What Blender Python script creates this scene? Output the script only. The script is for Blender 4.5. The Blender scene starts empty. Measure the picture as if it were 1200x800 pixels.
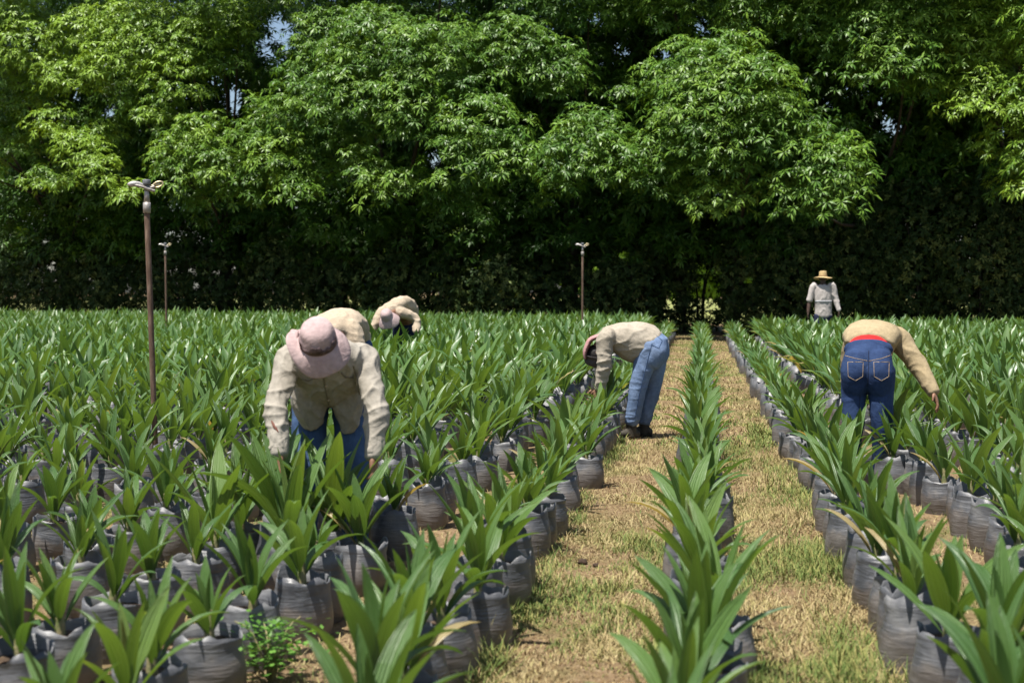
import bpy, math, random
import numpy as np
from mathutils import Vector, Matrix, noise as mnoise
from mathutils.bvhtree import BVHTree
R = math.radians
PI = math.pi
rng = np.random.default_rng(7)
random.seed(11)
sc = bpy.context.scene
col = sc.collection

# ------------------------------------------------------------------ camera
F = 1600.0                       # focal length in pixels of the 1200 px wide photograph
CAMH = 1.35
YAW, PITCH = math.atan(222 / F), math.atan(58 / F)
cam_d = bpy.data.cameras.new('camera')
cam = bpy.data.objects.new('camera', cam_d)
col.objects.link(cam)
cam.location = (0, 0, CAMH)
cam.rotation_euler = (PI / 2 - PITCH, 0, YAW)
cam_d.sensor_width = 36
cam_d.lens = F / 1200 * 36
cam_d.clip_end = 3000
cam_d.dof.use_dof = True
cam_d.dof.focus_distance = 11.0
cam_d.dof.aperture_fstop = 3.6
sc.camera = cam
CM = Matrix.Translation(cam.location) @ cam.rotation_euler.to_matrix().to_4x4()
CMI = CM.inverted()


def ray(px, py):
    return (CM.to_3x3() @ Vector(((px - 600) / F, -(py - 400) / F, -1))).normalized()


def on_ground(px, py):
    r = ray(px, py)
    t = -CAMH / r.z
    return Vector((r.x * t, r.y * t, 0))


def proj(p):
    q = CMI @ Vector(p)
    if q.z > -0.05:
        return None
    return (600 + F * q.x / -q.z, 400 - F * q.y / -q.z, -q.z)


LINE0, LINEK = 43.0, 0.25          # the line the trees stand on: y = LINE0 - LINEK * x


def at_line(px, py, off=0.0):
    r = ray(px, py)
    t = (LINE0 + off) / (r.y + LINEK * r.x)
    return Vector((r.x * t, r.y * t, CAMH + r.z * t))


# ------------------------------------------------------------------ render settings, light, sky
sc.view_settings.view_transform = 'Standard'
sc.view_settings.look = 'None'
sc.view_settings.exposure = 0.95
sc.view_settings.gamma = 1
sc.cycles.max_bounces = 6
sc.cycles.diffuse_bounces = 3
sc.cycles.glossy_bounces = 2
sc.cycles.transmission_bounces = 4
SUN_DIR = Vector((-0.20, -0.26, 1.0)).normalized()      # towards the sun
elev = math.asin(SUN_DIR.z)
w = bpy.data.worlds.new('World')
sc.world = w
w.use_nodes = True
nt = w.node_tree
bg = nt.nodes['Background']
sky = nt.nodes.new('ShaderNodeTexSky')
sky.sky_type = 'NISHITA'
sky.sun_disc = False
sky.sun_elevation = elev
sky.sun_rotation = math.atan2(SUN_DIR.x, SUN_DIR.y)
sky.air_density = 1.0
sky.dust_density = 1.5
bg.inputs['Strength'].default_value = 0.072
nt.links.new(sky.outputs[0], bg.inputs[0])
sd = bpy.data.lights.new('sun', 'SUN')
sd.energy = 4.8
sd.angle = R(0.53)
sd.color = (1.0, 0.955, 0.88)
so = bpy.data.objects.new('sun', sd)
col.objects.link(so)
so.rotation_euler = (-SUN_DIR).to_track_quat('-Z', 'Y').to_euler()
so.location = (-10, -10, 40)


# ------------------------------------------------------------------ materials
def new_mat(name):
    m = bpy.data.materials.new(name)
    m.use_nodes = True
    n = m.node_tree
    return m, n, n.nodes['Principled BSDF'], n.nodes['Material Output']


def N(nt_, t, **kw):
    n = nt_.nodes.new(t)
    for k, v in kw.items():
        if k in n.inputs.keys():
            n.inputs[k].default_value = v
        else:
            setattr(n, k, v)
    return n


def ramp(nt_, fac, stops):
    r = nt_.nodes.new('ShaderNodeValToRGB')
    e = r.color_ramp.elements
    while len(e) < len(stops):
        e.new(0.5)
    for i, (p, c) in enumerate(stops):
        e[i].position = p
        e[i].color = (*c, 1)
    nt_.links.new(fac, r.inputs[0])
    return r


def noise_mat(name, stops, scale=8, rough=0.8, bump=0.3, bscale=60, detail=5, spec=0.3, stretch=(1, 1, 1), dist=0.01, metal=0.0):
    m, n, p, o = new_mat(name)
    tc = N(n, 'ShaderNodeTexCoord')
    mp = N(n, 'ShaderNodeMapping')
    mp.inputs['Scale'].default_value = stretch
    n.links.new(tc.outputs['Object'], mp.inputs[0])
    t = N(n, 'ShaderNodeTexNoise', Scale=scale, Detail=detail)
    n.links.new(mp.outputs[0], t.inputs['Vector'])
    r = ramp(n, t.outputs['Fac'], stops)
    n.links.new(r.outputs[0], p.inputs['Base Color'])
    p.inputs['Roughness'].default_value = rough
    p.inputs['Specular IOR Level'].default_value = spec
    p.inputs['Metallic'].default_value = metal
    if bump:
        t2 = N(n, 'ShaderNodeTexNoise', Scale=bscale, Detail=4)
        n.links.new(mp.outputs[0], t2.inputs['Vector'])
        b = N(n, 'ShaderNodeBump', Strength=bump, Distance=dist)
        n.links.new(t2.outputs['Fac'], b.inputs['Height'])
        n.links.new(b.outputs[0], p.inputs['Normal'])
    return m


def leaf_mat(name, stops, rough=0.4, trans=0.3, tcol=1.6, spec=0.5, rand=0.2):
    """leaf: colour follows the 'var' attribute of each leaf, plus a shift per object"""
    m, n, p, o = new_mat(name)
    a = N(n, 'ShaderNodeAttribute', attribute_name='var')
    oi = N(n, 'ShaderNodeObjectInfo')
    ma = N(n, 'ShaderNodeMath', operation='MULTIPLY_ADD')
    n.links.new(oi.outputs['Random'], ma.inputs[0])
    ma.inputs[1].default_value = rand
    n.links.new(a.outputs['Fac'], ma.inputs[2])
    r = ramp(n, ma.outputs[0], stops)
    n.links.new(r.outputs[0], p.inputs['Base Color'])
    p.inputs['Roughness'].default_value = rough
    p.inputs['Specular IOR Level'].default_value = spec
    tr = N(n, 'ShaderNodeBsdfTranslucent')
    mx = N(n, 'ShaderNodeMix', data_type='RGBA', blend_type='MULTIPLY')
    mx.inputs['Factor'].default_value = 1
    n.links.new(r.outputs[0], mx.inputs['A'])
    mx.inputs['B'].default_value = (tcol * 1.15, tcol, tcol * 0.35, 1)
    n.links.new(mx.outputs['Result'], tr.inputs[0])
    ms = N(n, 'ShaderNodeMixShader')
    ms.inputs[0].default_value = trans
    n.links.new(p.outputs[0], ms.inputs[1])
    n.links.new(tr.outputs[0], ms.inputs[2])
    n.links.new(ms.outputs[0], o.inputs[0])
    return m


M_frond = leaf_mat('palm_leaf', [(0.0, (0.032, 0.080, 0.026)), (0.35, (0.062, 0.135, 0.036)), (0.7, (0.105, 0.195, 0.045)),
                                 (0.9, (0.17, 0.25, 0.06)), (1.0, (0.33, 0.27, 0.13))], rough=0.42, trans=0.28, spec=0.6)
n_ = M_frond.node_tree
ra_ = N(n_, 'ShaderNodeAttribute', attribute_name='rib')
m1_ = N(n_, 'ShaderNodeMath', operation='MULTIPLY')
m1_.inputs[1].default_value = 22.0
n_.links.new(ra_.outputs['Fac'], m1_.inputs[0])
m2_ = N(n_, 'ShaderNodeMath', operation='SINE')
n_.links.new(m1_.outputs[0], m2_.inputs[0])
bp_ = N(n_, 'ShaderNodeBump', Strength=0.55, Distance=0.004)
n_.links.new(m2_.outputs[0], bp_.inputs['Height'])
n_.links.new(bp_.outputs[0], n_.nodes['Principled BSDF'].inputs['Normal'])
tc_ = N(n_, 'ShaderNodeTexCoord')
tn_ = N(n_, 'ShaderNodeTexNoise', Scale=22.0, Detail=5)
n_.links.new(tc_.outputs['Object'], tn_.inputs['Vector'])
rr_ = ramp(n_, tn_.outputs['Fac'], [(0.3, (0.32, 0.32, 0.32)), (0.7, (0.56, 0.56, 0.56))])
n_.links.new(rr_.outputs[0], n_.nodes['Principled BSDF'].inputs['Roughness'])
M_stem = noise_mat('palm_stem', [(0.3, (0.12, 0.15, 0.05)), (0.7, (0.30, 0.24, 0.13))], scale=30, rough=0.7)
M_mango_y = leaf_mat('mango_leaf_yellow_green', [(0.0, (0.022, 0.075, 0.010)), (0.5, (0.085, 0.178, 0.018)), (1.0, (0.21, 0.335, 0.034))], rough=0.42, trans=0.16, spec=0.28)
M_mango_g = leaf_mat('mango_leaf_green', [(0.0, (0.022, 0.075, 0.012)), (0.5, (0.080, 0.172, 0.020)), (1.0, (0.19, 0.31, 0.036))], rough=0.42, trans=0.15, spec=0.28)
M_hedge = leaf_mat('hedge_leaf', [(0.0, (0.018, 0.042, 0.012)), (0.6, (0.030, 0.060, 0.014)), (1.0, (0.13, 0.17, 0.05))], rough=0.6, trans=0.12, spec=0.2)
M_weed = leaf_mat('weed_leaf', [(0.0, (0.06, 0.16, 0.02)), (1.0, (0.14, 0.30, 0.05))], rough=0.5, trans=0.3)
M_bark = noise_mat('bark', [(0.3, (0.022, 0.018, 0.014)), (0.7, (0.06, 0.05, 0.04))], scale=6, rough=0.9, bump=0.8, bscale=14, stretch=(1, 1, 0.25), dist=0.04)
M_soil = noise_mat('potting_soil', [(0.3, (0.022, 0.015, 0.010)), (0.6, (0.07, 0.045, 0.028)), (0.8, (0.16, 0.11, 0.06))], scale=45, rough=0.95, bump=0.9, bscale=90)
M_dung = noise_mat('dark_clod', [(0.3, (0.03, 0.018, 0.012)), (0.7, (0.07, 0.045, 0.03))], scale=60, rough=0.9, bump=0.8, bscale=80)


def bag_mat():
    m, n, p, o = new_mat('black_polythene')
    tc = N(n, 'ShaderNodeTexCoord')
    oi = N(n, 'ShaderNodeObjectInfo')
    mp = N(n, 'ShaderNodeMapping')
    mp.inputs['Scale'].default_value = (7, 7, 46)
    ad = N(n, 'ShaderNodeVectorMath', operation='ADD')
    n.links.new(tc.outputs['Object'], ad.inputs[0])
    n.links.new(oi.outputs['Random'], ad.inputs[1])
    n.links.new(ad.outputs[0], mp.inputs[0])
    t = N(n, 'ShaderNodeTexNoise', Scale=1.0, Detail=6, Distortion=1.1)
    n.links.new(mp.outputs[0], t.inputs['Vector'])
    t2 = N(n, 'ShaderNodeTexNoise', Scale=9, Detail=5)
    n.links.new(ad.outputs[0], t2.inputs['Vector'])
    r = ramp(n, t2.outputs['Fac'], [(0.30, (0.044, 0.046, 0.051)), (0.52, (0.088, 0.090, 0.098)), (0.75, (0.165, 0.164, 0.164))])
    sp = N(n, 'ShaderNodeSeparateXYZ')
    n.links.new(tc.outputs['Object'], sp.inputs[0])
    md = N(n, 'ShaderNodeMath', operation='MULTIPLY_ADD')
    n.links.new(t2.outputs['Fac'], md.inputs[0])
    md.inputs[1].default_value = -0.22
    n.links.new(sp.outputs[2], md.inputs[2])
    dr = ramp(n, md.outputs[0], [(0.0, (0.32, 0.32, 0.32)), (0.04, (0, 0, 0))])
    mx = N(n, 'ShaderNodeMix', data_type='RGBA')
    n.links.new(dr.outputs[0], mx.inputs['Factor'])
    n.links.new(r.outputs[0], mx.inputs['A'])
    mx.inputs['B'].default_value = (0.15, 0.105, 0.065, 1)
    n.links.new(mx.outputs['Result'], p.inputs['Base Color'])
    rr = ramp(n, t2.outputs['Fac'], [(0.35, (0.38, 0.38, 0.38)), (0.65, (0.64, 0.64, 0.64))])
    n.links.new(rr.outputs[0], p.inputs['Roughness'])
    p.inputs['Specular IOR Level'].default_value = 0.7
    b = N(n, 'ShaderNodeBump', Strength=0.5, Distance=0.010)
    n.links.new(t.outputs['Fac'], b.inputs['Height'])
    n.links.new(b.outputs[0], p.inputs['Normal'])
    return m


M_bag = bag_mat()


def ground_mat():
    m, n, p, o = new_mat('dry_ground')
    tc = N(n, 'ShaderNodeTexCoord')
    t = N(n, 'ShaderNodeTexNoise', Scale=0.9, Detail=7, Roughness=0.65)
    n.links.new(tc.outputs['Object'], t.inputs['Vector'])
    t2 = N(n, 'ShaderNodeTexNoise', Scale=26, Detail=6, Roughness=0.7)
    n.links.new(tc.outputs['Object'], t2.inputs['Vector'])
    r = ramp(n, t2.outputs['Fac'], [(0.25, (0.072, 0.044, 0.026)), (0.5, (0.20, 0.137, 0.078)), (0.75, (0.31, 0.237, 0.148))])
    g = ramp(n, t2.outputs['Fac'], [(0.25, (0.05, 0.058, 0.018)), (0.6, (0.135, 0.135, 0.045)), (0.8, (0.24, 0.20, 0.09))])
    f = ramp(n, t.outputs['Fac'], [(0.48, (0, 0, 0)), (0.62, (1, 1, 1))])
    mx = N(n, 'ShaderNodeMix', data_type='RGBA')
    n.links.new(f.outputs[0], mx.inputs['Factor'])
    n.links.new(r.outputs[0], mx.inputs['A'])
    n.links.new(g.outputs[0], mx.inputs['B'])
    n.links.new(mx.outputs['Result'], p.inputs['Base Color'])
    p.inputs['Roughness'].default_value = 0.95
    p.inputs['Specular IOR Level'].default_value = 0.1
    b = N(n, 'ShaderNodeBump', Strength=0.8, Distance=0.03)
    n.links.new(t2.outputs['Fac'], b.inputs['Height'])
    n.links.new(b.outputs[0], p.inputs['Normal'])
    return m


def grass_mat():
    m, n, p, o = new_mat('grass_blades')
    a = N(n, 'ShaderNodeAttribute', attribute_name='var')
    r = ramp(n, a.outputs['Fac'], [(0.0, (0.155, 0.098, 0.044)), (0.25, (0.25, 0.185, 0.086)), (0.5, (0.375, 0.31, 0.16)),
                                   (0.68, (0.28, 0.25, 0.085)), (0.8, (0.15, 0.18, 0.05)), (1.0, (0.06, 0.115, 0.022))])
    n.links.new(r.outputs[0], p.inputs['Base Color'])
    p.inputs['Roughness'].default_value = 0.7
    p.inputs['Specular IOR Level'].default_value = 0.2
    return m


def fabric(name, c0, c1, scale=5, weave=700, rough=0.9, dirt=None, stripes=None):
    m, n, p, o = new_mat(name)
    tc = N(n, 'ShaderNodeTexCoord')
    t = N(n, 'ShaderNodeTexNoise', Scale=scale, Detail=6, Roughness=0.6)
    n.links.new(tc.outputs['Object'], t.inputs['Vector'])
    st = [(0.32, c0), (0.68, c1)]
    if dirt:
        st = [(0.22, dirt)] + st
    r = ramp(n, t.outputs['Fac'], st)
    tf = N(n, 'ShaderNodeTexNoise', Scale=34, Detail=6, Roughness=0.7)
    n.links.new(tc.outputs['Object'], tf.inputs['Vector'])
    rf = ramp(n, tf.outputs['Fac'], [(0.3, (0.80, 0.80, 0.80)), (0.7, (1.12, 1.12, 1.12))])
    mf = N(n, 'ShaderNodeMix', data_type='RGBA', blend_type='MULTIPLY')
    mf.inputs['Factor'].default_value = 1
    n.links.new(r.outputs[0], mf.inputs['A'])
    n.links.new(rf.outputs[0], mf.inputs['B'])
    out = mf.outputs['Result']
    if stripes:
        sp = N(n, 'ShaderNodeSeparateXYZ')
        n.links.new(tc.outputs['Object'], sp.inputs[0])
        f = ramp(n, sp.outputs[2], stripes)
        f.color_ramp.interpolation = 'CONSTANT'
        mx = N(n, 'ShaderNodeMix', data_type='RGBA', blend_type='MULTIPLY')
        mx.inputs['Factor'].default_value = 1
        n.links.new(out, mx.inputs['A'])
        n.links.new(f.outputs[0], mx.inputs['B'])
        out = mx.outputs['Result']
    n.links.new(out, p.inputs['Base Color'])
    p.inputs['Roughness'].default_value = rough
    p.inputs['Specular IOR Level'].default_value = 0.15
    t2 = N(n, 'ShaderNodeTexNoise', Scale=15, Detail=6, Distortion=1.6)
    n.links.new(tc.outputs['Object'], t2.inputs['Vector'])
    b = N(n, 'ShaderNodeBump', Strength=0.5, Distance=0.011)
    n.links.new(t2.outputs['Fac'], b.inputs['Height'])
    n.links.new(b.outputs[0], p.inputs['Normal'])
    return m


M_skin = noise_mat('brown_skin', [(0.3, (0.17, 0.085, 0.05)), (0.7, (0.27, 0.145, 0.09))], scale=20, rough=0.55, bump=0.1)
M_dskin = noise_mat('dark_skin', [(0.3, (0.05, 0.03, 0.022)), (0.7, (0.09, 0.055, 0.04))], scale=20, rough=0.55, bump=0.1)
M_hair = noise_mat('black_hair', [(0.3, (0.008, 0.007, 0.006)), (0.7, (0.02, 0.016, 0.014))], scale=60, rough=0.6)
M_khaki = fabric('khaki_shirt', (0.285, 0.258, 0.215), (0.35, 0.32, 0.272), dirt=(0.26, 0.225, 0.175))
M_beige = fabric('beige_shirt', (0.31, 0.27, 0.212), (0.385, 0.338, 0.272), dirt=(0.28, 0.235, 0.18))
M_tan = fabric('tan_shirt', (0.30, 0.235, 0.138), (0.36, 0.287, 0.176), dirt=(0.26, 0.19, 0.105))
M_cream = fabric('cream_shirt', (0.37, 0.295, 0.212), (0.435, 0.355, 0.265), dirt=(0.33, 0.245, 0.17))
M_white = fabric('white_striped_shirt', (0.39, 0.35, 0.325), (0.46, 0.42, 0.39))
M_pink = fabric('pink_cotton', (0.35, 0.255, 0.25), (0.44, 0.335, 0.325), scale=9, dirt=(0.27, 0.155, 0.16))
M_dpink = fabric('faded_rose_cotton', (0.34, 0.17, 0.17), (0.44, 0.25, 0.24), scale=9)
M_grey = fabric('charcoal_mesh_cloth', (0.05, 0.045, 0.045), (0.09, 0.08, 0.08))
M_hat_shadow = fabric('dark_rose_hat_shadow', (0.06, 0.044, 0.045), (0.21, 0.145, 0.145), scale=45)  # mottled dark pink for the shadow painted on the hat
M_straw = noise_mat('straw', [(0.3, (0.36, 0.25, 0.11)), (0.7, (0.52, 0.39, 0.20))], scale=40, rough=0.8, bump=0.5, bscale=90, stretch=(1, 1, 4))
M_jeans_m = fabric('mid_blue_denim', (0.036, 0.068, 0.145), (0.07, 0.118, 0.22), scale=4, dirt=(0.02, 0.038, 0.085))
M_jeans_l = fabric('light_blue_denim', (0.11, 0.165, 0.28), (0.19, 0.255, 0.385), scale=4, dirt=(0.06, 0.10, 0.19))
M_jeans_d = fabric('dark_blue_denim', (0.014, 0.028, 0.078), (0.032, 0.058, 0.135), scale=4, dirt=(0.011, 0.02, 0.055))
M_navy = fabric('navy_cloth', (0.015, 0.02, 0.045), (0.025, 0.03, 0.06))
M_red = fabric('red_elastic', (0.50, 0.02, 0.02), (0.62, 0.035, 0.03))
M_kseam = noise_mat('khaki_seam', [(.3, (.17, .145, .105)), (.7, (.21, .18, .13))], rough=.95)
M_rip = noise_mat('brown_skin_in_rip', [(.3, (.10, .035, .022)), (.7, (.14, .05, .03))], rough=.7)
M_dseam = noise_mat('dark_denim_seam', [(.3, (.010, .016, .045)), (.7, (.016, .026, .06))], rough=.95)
M_thread = noise_mat('tan_thread', [(0.3, (0.30, 0.22, 0.14)), (0.7, (0.36, 0.27, 0.18))], rough=0.9)
M_boot = noise_mat('work_boot_leather', [(0.3, (0.025, 0.022, 0.018)), (0.7, (0.07, 0.06, 0.045))], scale=20, rough=0.75)
M_rust = noise_mat('rusty_pipe', [(0.3, (0.075, 0.045, 0.030)), (0.55, (0.135, 0.085, 0.058)), (0.75, (0.21, 0.15, 0.11))], scale=14, rough=0.75, stretch=(3, 3, 0.6), bump=0.25)
M_galv = noise_mat('galvanised_fitting', [(0.3, (0.22, 0.20, 0.18)), (0.7, (0.40, 0.37, 0.34))], scale=30, rough=0.5, metal=0.4)
M_greypl = noise_mat('grey_plastic', [(0.3, (0.10, 0.11, 0.12)), (0.7, (0.17, 0.18, 0.19))], scale=30, rough=0.55)
M_brass = noise_mat('weathered_brass', [(0.3, (0.42, 0.34, 0.18)), (0.7, (0.62, 0.54, 0.36))], scale=40, rough=0.4, metal=0.55)
M_alu = noise_mat('pale_alloy', [(0.3, (0.34, 0.32, 0.30)), (0.7, (0.52, 0.50, 0.47))], scale=40, rough=0.4, metal=0.3)
M_button = noise_mat('button_horn', [(0.3, (0.30, 0.24, 0.17)), (0.7, (0.38, 0.31, 0.22))], rough=0.4, bump=0)


# ------------------------------------------------------------------ mesh helpers
def link(name, me, mat=None, parent=None):
    o = bpy.data.objects.new(name, me)
    col.objects.link(o)
    if mat is not None and me is not None:
        for mm in (mat if isinstance(mat, (list, tuple)) else [mat]):
            me.materials.append(mm)
    if parent is not None:
        o.parent = parent
    return o


def np_mesh(name, V, faces, var=None, smooth=True, mids=None, rib=None):
    """faces: list of int arrays, each (n, k)"""
    me = bpy.data.meshes.new(name)
    V = np.asarray(V, dtype=np.float32)
    me.vertices.add(len(V))
    me.vertices.foreach_set('co', V.ravel())
    loops = np.concatenate([f.ravel() for f in faces]).astype(np.int32)
    tot = np.concatenate([np.full(len(f), f.shape[1]) for f in faces]).astype(np.int32)
    start = (np.cumsum(tot) - tot).astype(np.int32)
    me.loops.add(len(loops))
    me.loops.foreach_set('vertex_index', loops)
    me.polygons.add(len(tot))
    me.polygons.foreach_set('loop_start', start)
    me.polygons.foreach_set('loop_total', tot)
    if mids is not None:
        me.polygons.foreach_set('material_index', np.asarray(mids, dtype=np.int32))
    me.polygons.foreach_set('use_smooth', np.full(len(tot), smooth))
    if var is not None:
        a = me.attributes.new('var', 'FLOAT', 'POINT')
        a.data.foreach_set('value', np.asarray(var, dtype=np.float32))
    if rib is not None:
        a = me.attributes.new('rib', 'FLOAT', 'POINT')
        a.data.foreach_set('value', np.asarray(rib, dtype=np.float32))
    me.update(calc_edges=True)
    me.validate()
    return me


def tag(o, label=None, cat=None, group=None, kind=None):
    if label:
        o['label'] = label
    if cat:
        o['category'] = cat
    if group:
        o['group'] = group
    if kind:
        o['kind'] = kind
    return o


def empty(name, loc, rz=0.0):
    o = bpy.data.objects.new(name, None)
    col.objects.link(o)
    o.location = loc
    o.rotation_euler = (0, 0, rz)
    o.empty_display_size = 0.1
    return o


def catmull(P, k):
    """P: (n, d) control rows -> smoothed rows"""
    P = np.asarray(P, dtype=float)
    if len(P) < 3 or k < 2:
        return P
    Q = np.vstack([2 * P[0] - P[1], P, 2 * P[-1] - P[-2]])
    out = []
    for i in range(1, len(Q) - 2):
        for j in range(k):
            t = j / k
            a, b, c, d = Q[i - 1], Q[i], Q[i + 1], Q[i + 2]
            out.append(0.5 * (2 * b + (c - a) * t + (2 * a - 5 * b + 4 * c - d) * t * t + (3 * b - a - 3 * c + d) * t ** 3))
    out.append(P[-1])
    return np.array(out)


def loft(pts, rad, side=(1, 0, 0), n=18, k=4, power=2.0, cap=0.6):
    """closed tube through pts; rad = list of r or (r_side, r_other); 'side' is the direction of r_side"""
    rr = [(r, r) if not isinstance(r, (tuple, list)) else r for r in rad]
    rows = np.hstack([np.array([list(p) for p in pts], dtype=float), np.array(rr, dtype=float)])
    rows = catmull(rows, k)
    C = rows[:, :3]
    rd = np.maximum(rows[:, 3:], 0.002)
    T = np.gradient(C, axis=0)
    T /= np.linalg.norm(T, axis=1)[:, None] + 1e-9
    side = np.array(side, dtype=float)
    V, Fq, Ft = [], [], []
    # rounded ends
    ang = np.arange(n) / n * 2 * PI
    ca, sa = np.cos(ang), np.sin(ang)
    if power != 2.0:
        ca = np.sign(ca) * np.abs(ca) ** (2 / power)
        sa = np.sign(sa) * np.abs(sa) ** (2 / power)
    rings = []

    def ring(c, t, a, b):
        s = side - t * np.dot(side, t)
        s /= np.linalg.norm(s) + 1e-9
        u = np.cross(t, s)
        rings.append(c + ca[:, None] * s * a + sa[:, None] * u * b)
    m0 = min(rd[0])
    for q in (0.75, 0.4):
        f = math.sqrt(1 - q * q)
        ring(C[0] - T[0] * m0 * q * cap, T[0], rd[0, 0] * f, rd[0, 1] * f)
    for i in range(len(C)):
        ring(C[i], T[i], rd[i, 0], rd[i, 1])
    m1 = min(rd[-1])
    for q in (0.4, 0.75):
        f = math.sqrt(1 - q * q)
        ring(C[-1] + T[-1] * m1 * q * cap, T[-1], rd[-1, 0] * f, rd[-1, 1] * f)
    V = np.vstack(rings + [C[0] - T[0] * m0 * cap, C[-1] + T[-1] * m1 * cap])
    nr = len(rings)
    idx = np.arange(nr * n).reshape(nr, n)
    a, b = idx[:-1], idx[1:]
    Fq = np.stack([a, np.roll(a, -1, 1), np.roll(b, -1, 1), b], -1).reshape(-1, 4)
    i0, i1 = nr * n, nr * n + 1
    Ft = np.vstack([np.stack([np.full(n, i0), np.roll(idx[0], -1), idx[0]], -1), np.stack([np.full(n, i1), idx[-1], np.roll(idx[-1], -1)], -1)])
    return V, Fq, Ft


def ellipsoid(c, r, axes=None, n=16, m=10):
    th = np.linspace(0, PI, m + 1)[1:-1]
    ph = np.arange(n) / n * 2 * PI
    P = np.stack([np.outer(np.sin(th), np.cos(ph)), np.outer(np.sin(th), np.sin(ph)), np.outer(np.cos(th), np.ones(n))], -1).reshape(-1, 3)
    P = np.vstack([P, [0, 0, 1], [0, 0, -1]]) * np.array(r)
    if axes is not None:
        P = P @ np.array(axes)           # rows: local x, y, z axes
    P = P + np.array(c)
    k = m - 1
    idx = np.arange(k * n).reshape(k, n)
    a, b = idx[:-1], idx[1:]
    Fq = np.stack([a, b, np.roll(b, -1, 1), np.roll(a, -1, 1)], -1).reshape(-1, 4)
    Ft = np.vstack([np.stack([np.full(n, k * n), idx[0], np.roll(idx[0], -1)], -1), np.stack([np.full(n, k * n + 1), np.roll(idx[-1], -1), idx[-1]], -1)])
    return P, Fq, Ft


def merge(parts):
    V, Q, T, off = [], [], [], 0
    for (v, q, t) in parts:
        V.append(v)
        Q.append(q + off)
        T.append(t + off)
        off += len(v)
    return np.vstack(V), np.vstack(Q), np.vstack(T)


def simple(name, parts, mat, parent=None, smooth=True):
    V, Q, T = merge(parts)
    fs = [f for f in (Q, T) if len(f)]
    return link(name, np_mesh(name, V, fs, smooth=smooth), mat, parent)


def fuse(name, parts, mat, parent=None, voxel=0.012, smooth=6, wrinkle=None, dec=None):
    """one continuous surface out of overlapping closed shapes"""
    V, Q, T = merge(parts)
    me = np_mesh(name + '_src', V, [Q, T])
    o = bpy.data.objects.new(name + '_src', me)
    col.objects.link(o)
    r = o.modifiers.new('r', 'REMESH')
    r.mode = 'VOXEL'
    r.voxel_size = voxel
    if smooth:
        s = o.modifiers.new('s', 'SMOOTH')
        s.factor = 0.5
        s.iterations = smooth
    dg = bpy.context.evaluated_depsgraph_get()
    m2 = bpy.data.meshes.new_from_object(o.evaluated_get(dg))
    m2.name = name
    bpy.data.objects.remove(o)
    bpy.data.meshes.remove(me)
    if wrinkle:
        nv = len(m2.vertices)
        co = np.empty(nv * 3, dtype=np.float32)
        m2.vertices.foreach_get('co', co)
        co = co.reshape(-1, 3)
        no = np.empty(nv * 3, dtype=np.float32)
        m2.vertex_normals.foreach_get('vector', no)
        no = no.reshape(-1, 3)
        d = wrinkle(co)
        co = co + no * d[:, None]
        m2.vertices.foreach_set('co', co.ravel())
    m2.polygons.foreach_set('use_smooth', np.full(len(m2.polygons), True))
    m2.update()
    return link(name, m2, mat, parent)


def wrinkler(amp, scale, axes, seed=0.0, folds=()):
    """cloth folds: ridged noise, stretched along the given axis scale; folds = (centre, radius, direction, amp, freq)"""
    ax = np.array(axes, dtype=float)

    def f(co):
        d = np.zeros(len(co))
        for i, p in enumerate(co):
            q = Vector((p[0] * ax[0] * scale + seed, p[1] * ax[1] * scale, p[2] * ax[2] * scale))
            a = mnoise.noise(q)
            b = mnoise.noise(q * 2.3 + Vector((5, 1, 2)))
            d[i] = amp * (0.7 * (1 - min(1, abs(a) * 2.6)) ** 2 + 0.35 * b - 0.15)
        for (c, r, dr, am, fr) in folds:
            rel = co - np.array(c)
            g = np.exp(-np.sum(rel ** 2, 1) / (r * r))
            ph = rel @ np.array(dr) * fr
            d1 = np.array(dr, float) / np.linalg.norm(dr)
            t1 = np.cross(d1, [0.3, 0.9, 0.2])
            t1 /= np.linalg.norm(t1)
            t2 = np.cross(d1, t1)
            u0 = rel @ d1 * fr / 5.5
            u1 = rel @ t1 * fr / 19
            u2 = rel @ t2 * fr / 19
            for i in np.nonzero(g > 0.02)[0]:
                nn = mnoise.noise(Vector((u0[i] + u1[i] * .8 + seed, u1[i], u2[i])))
                cr = 1 - min(1, abs(nn) * 3.2)
                d[i] += g[i] * am * (1.1 * cr * cr - 0.25)
        return d
    return f


# ------------------------------------------------------------------ ground
def build_ground():
    xs = np.concatenate([[-900, -200, -80], np.arange(-40, 16.01, 0.8), [30, 80, 200, 900]])
    ys = np.concatenate([[-60, -10, 0], np.arange(1, 52, 0.8), [56, 62, 70, 90, 140, 300, 1500]])
    X, Y = np.meshgrid(xs, ys)
    Z = np.zeros_like(X)
    V = np.stack([X, Y, Z], -1).reshape(-1, 3)
    ny, nx = X.shape
    i = np.arange(ny * nx).reshape(ny, nx)
    q = np.stack([i[:-1, :-1], i[:-1, 1:], i[1:, 1:], i[1:, :-1]], -1).reshape(-1, 4)
    return tag(link('ground', np_mesh('ground', V, [q]), ground_mat()), kind='structure', label='dry tan ground with patches of green grass between the seedling rows', cat='ground')


build_ground()

xs_, ys_ = (-500, 500), (58, 260)
tag(link('meadow', np_mesh('meadow', [(xs_[0], ys_[0], .02), (xs_[1], ys_[0], .02), (xs_[1], ys_[1], .02), (xs_[0], ys_[1], .02)], [np.array([[0, 1, 2, 3]])]),
    noise_mat('meadow_grass', [(.3, (.13, .16, .04)), (.7, (.24, .24, .08))], scale=1.2, rough=.95, bscale=20)), kind='structure', label='sunlit pale green meadow behind the trees', cat='meadow')

# ------------------------------------------------------------------ rows of seedlings: where they stand
ROWS = []      # (lateral offset, start y, spacing)
persons_xy = []


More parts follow.
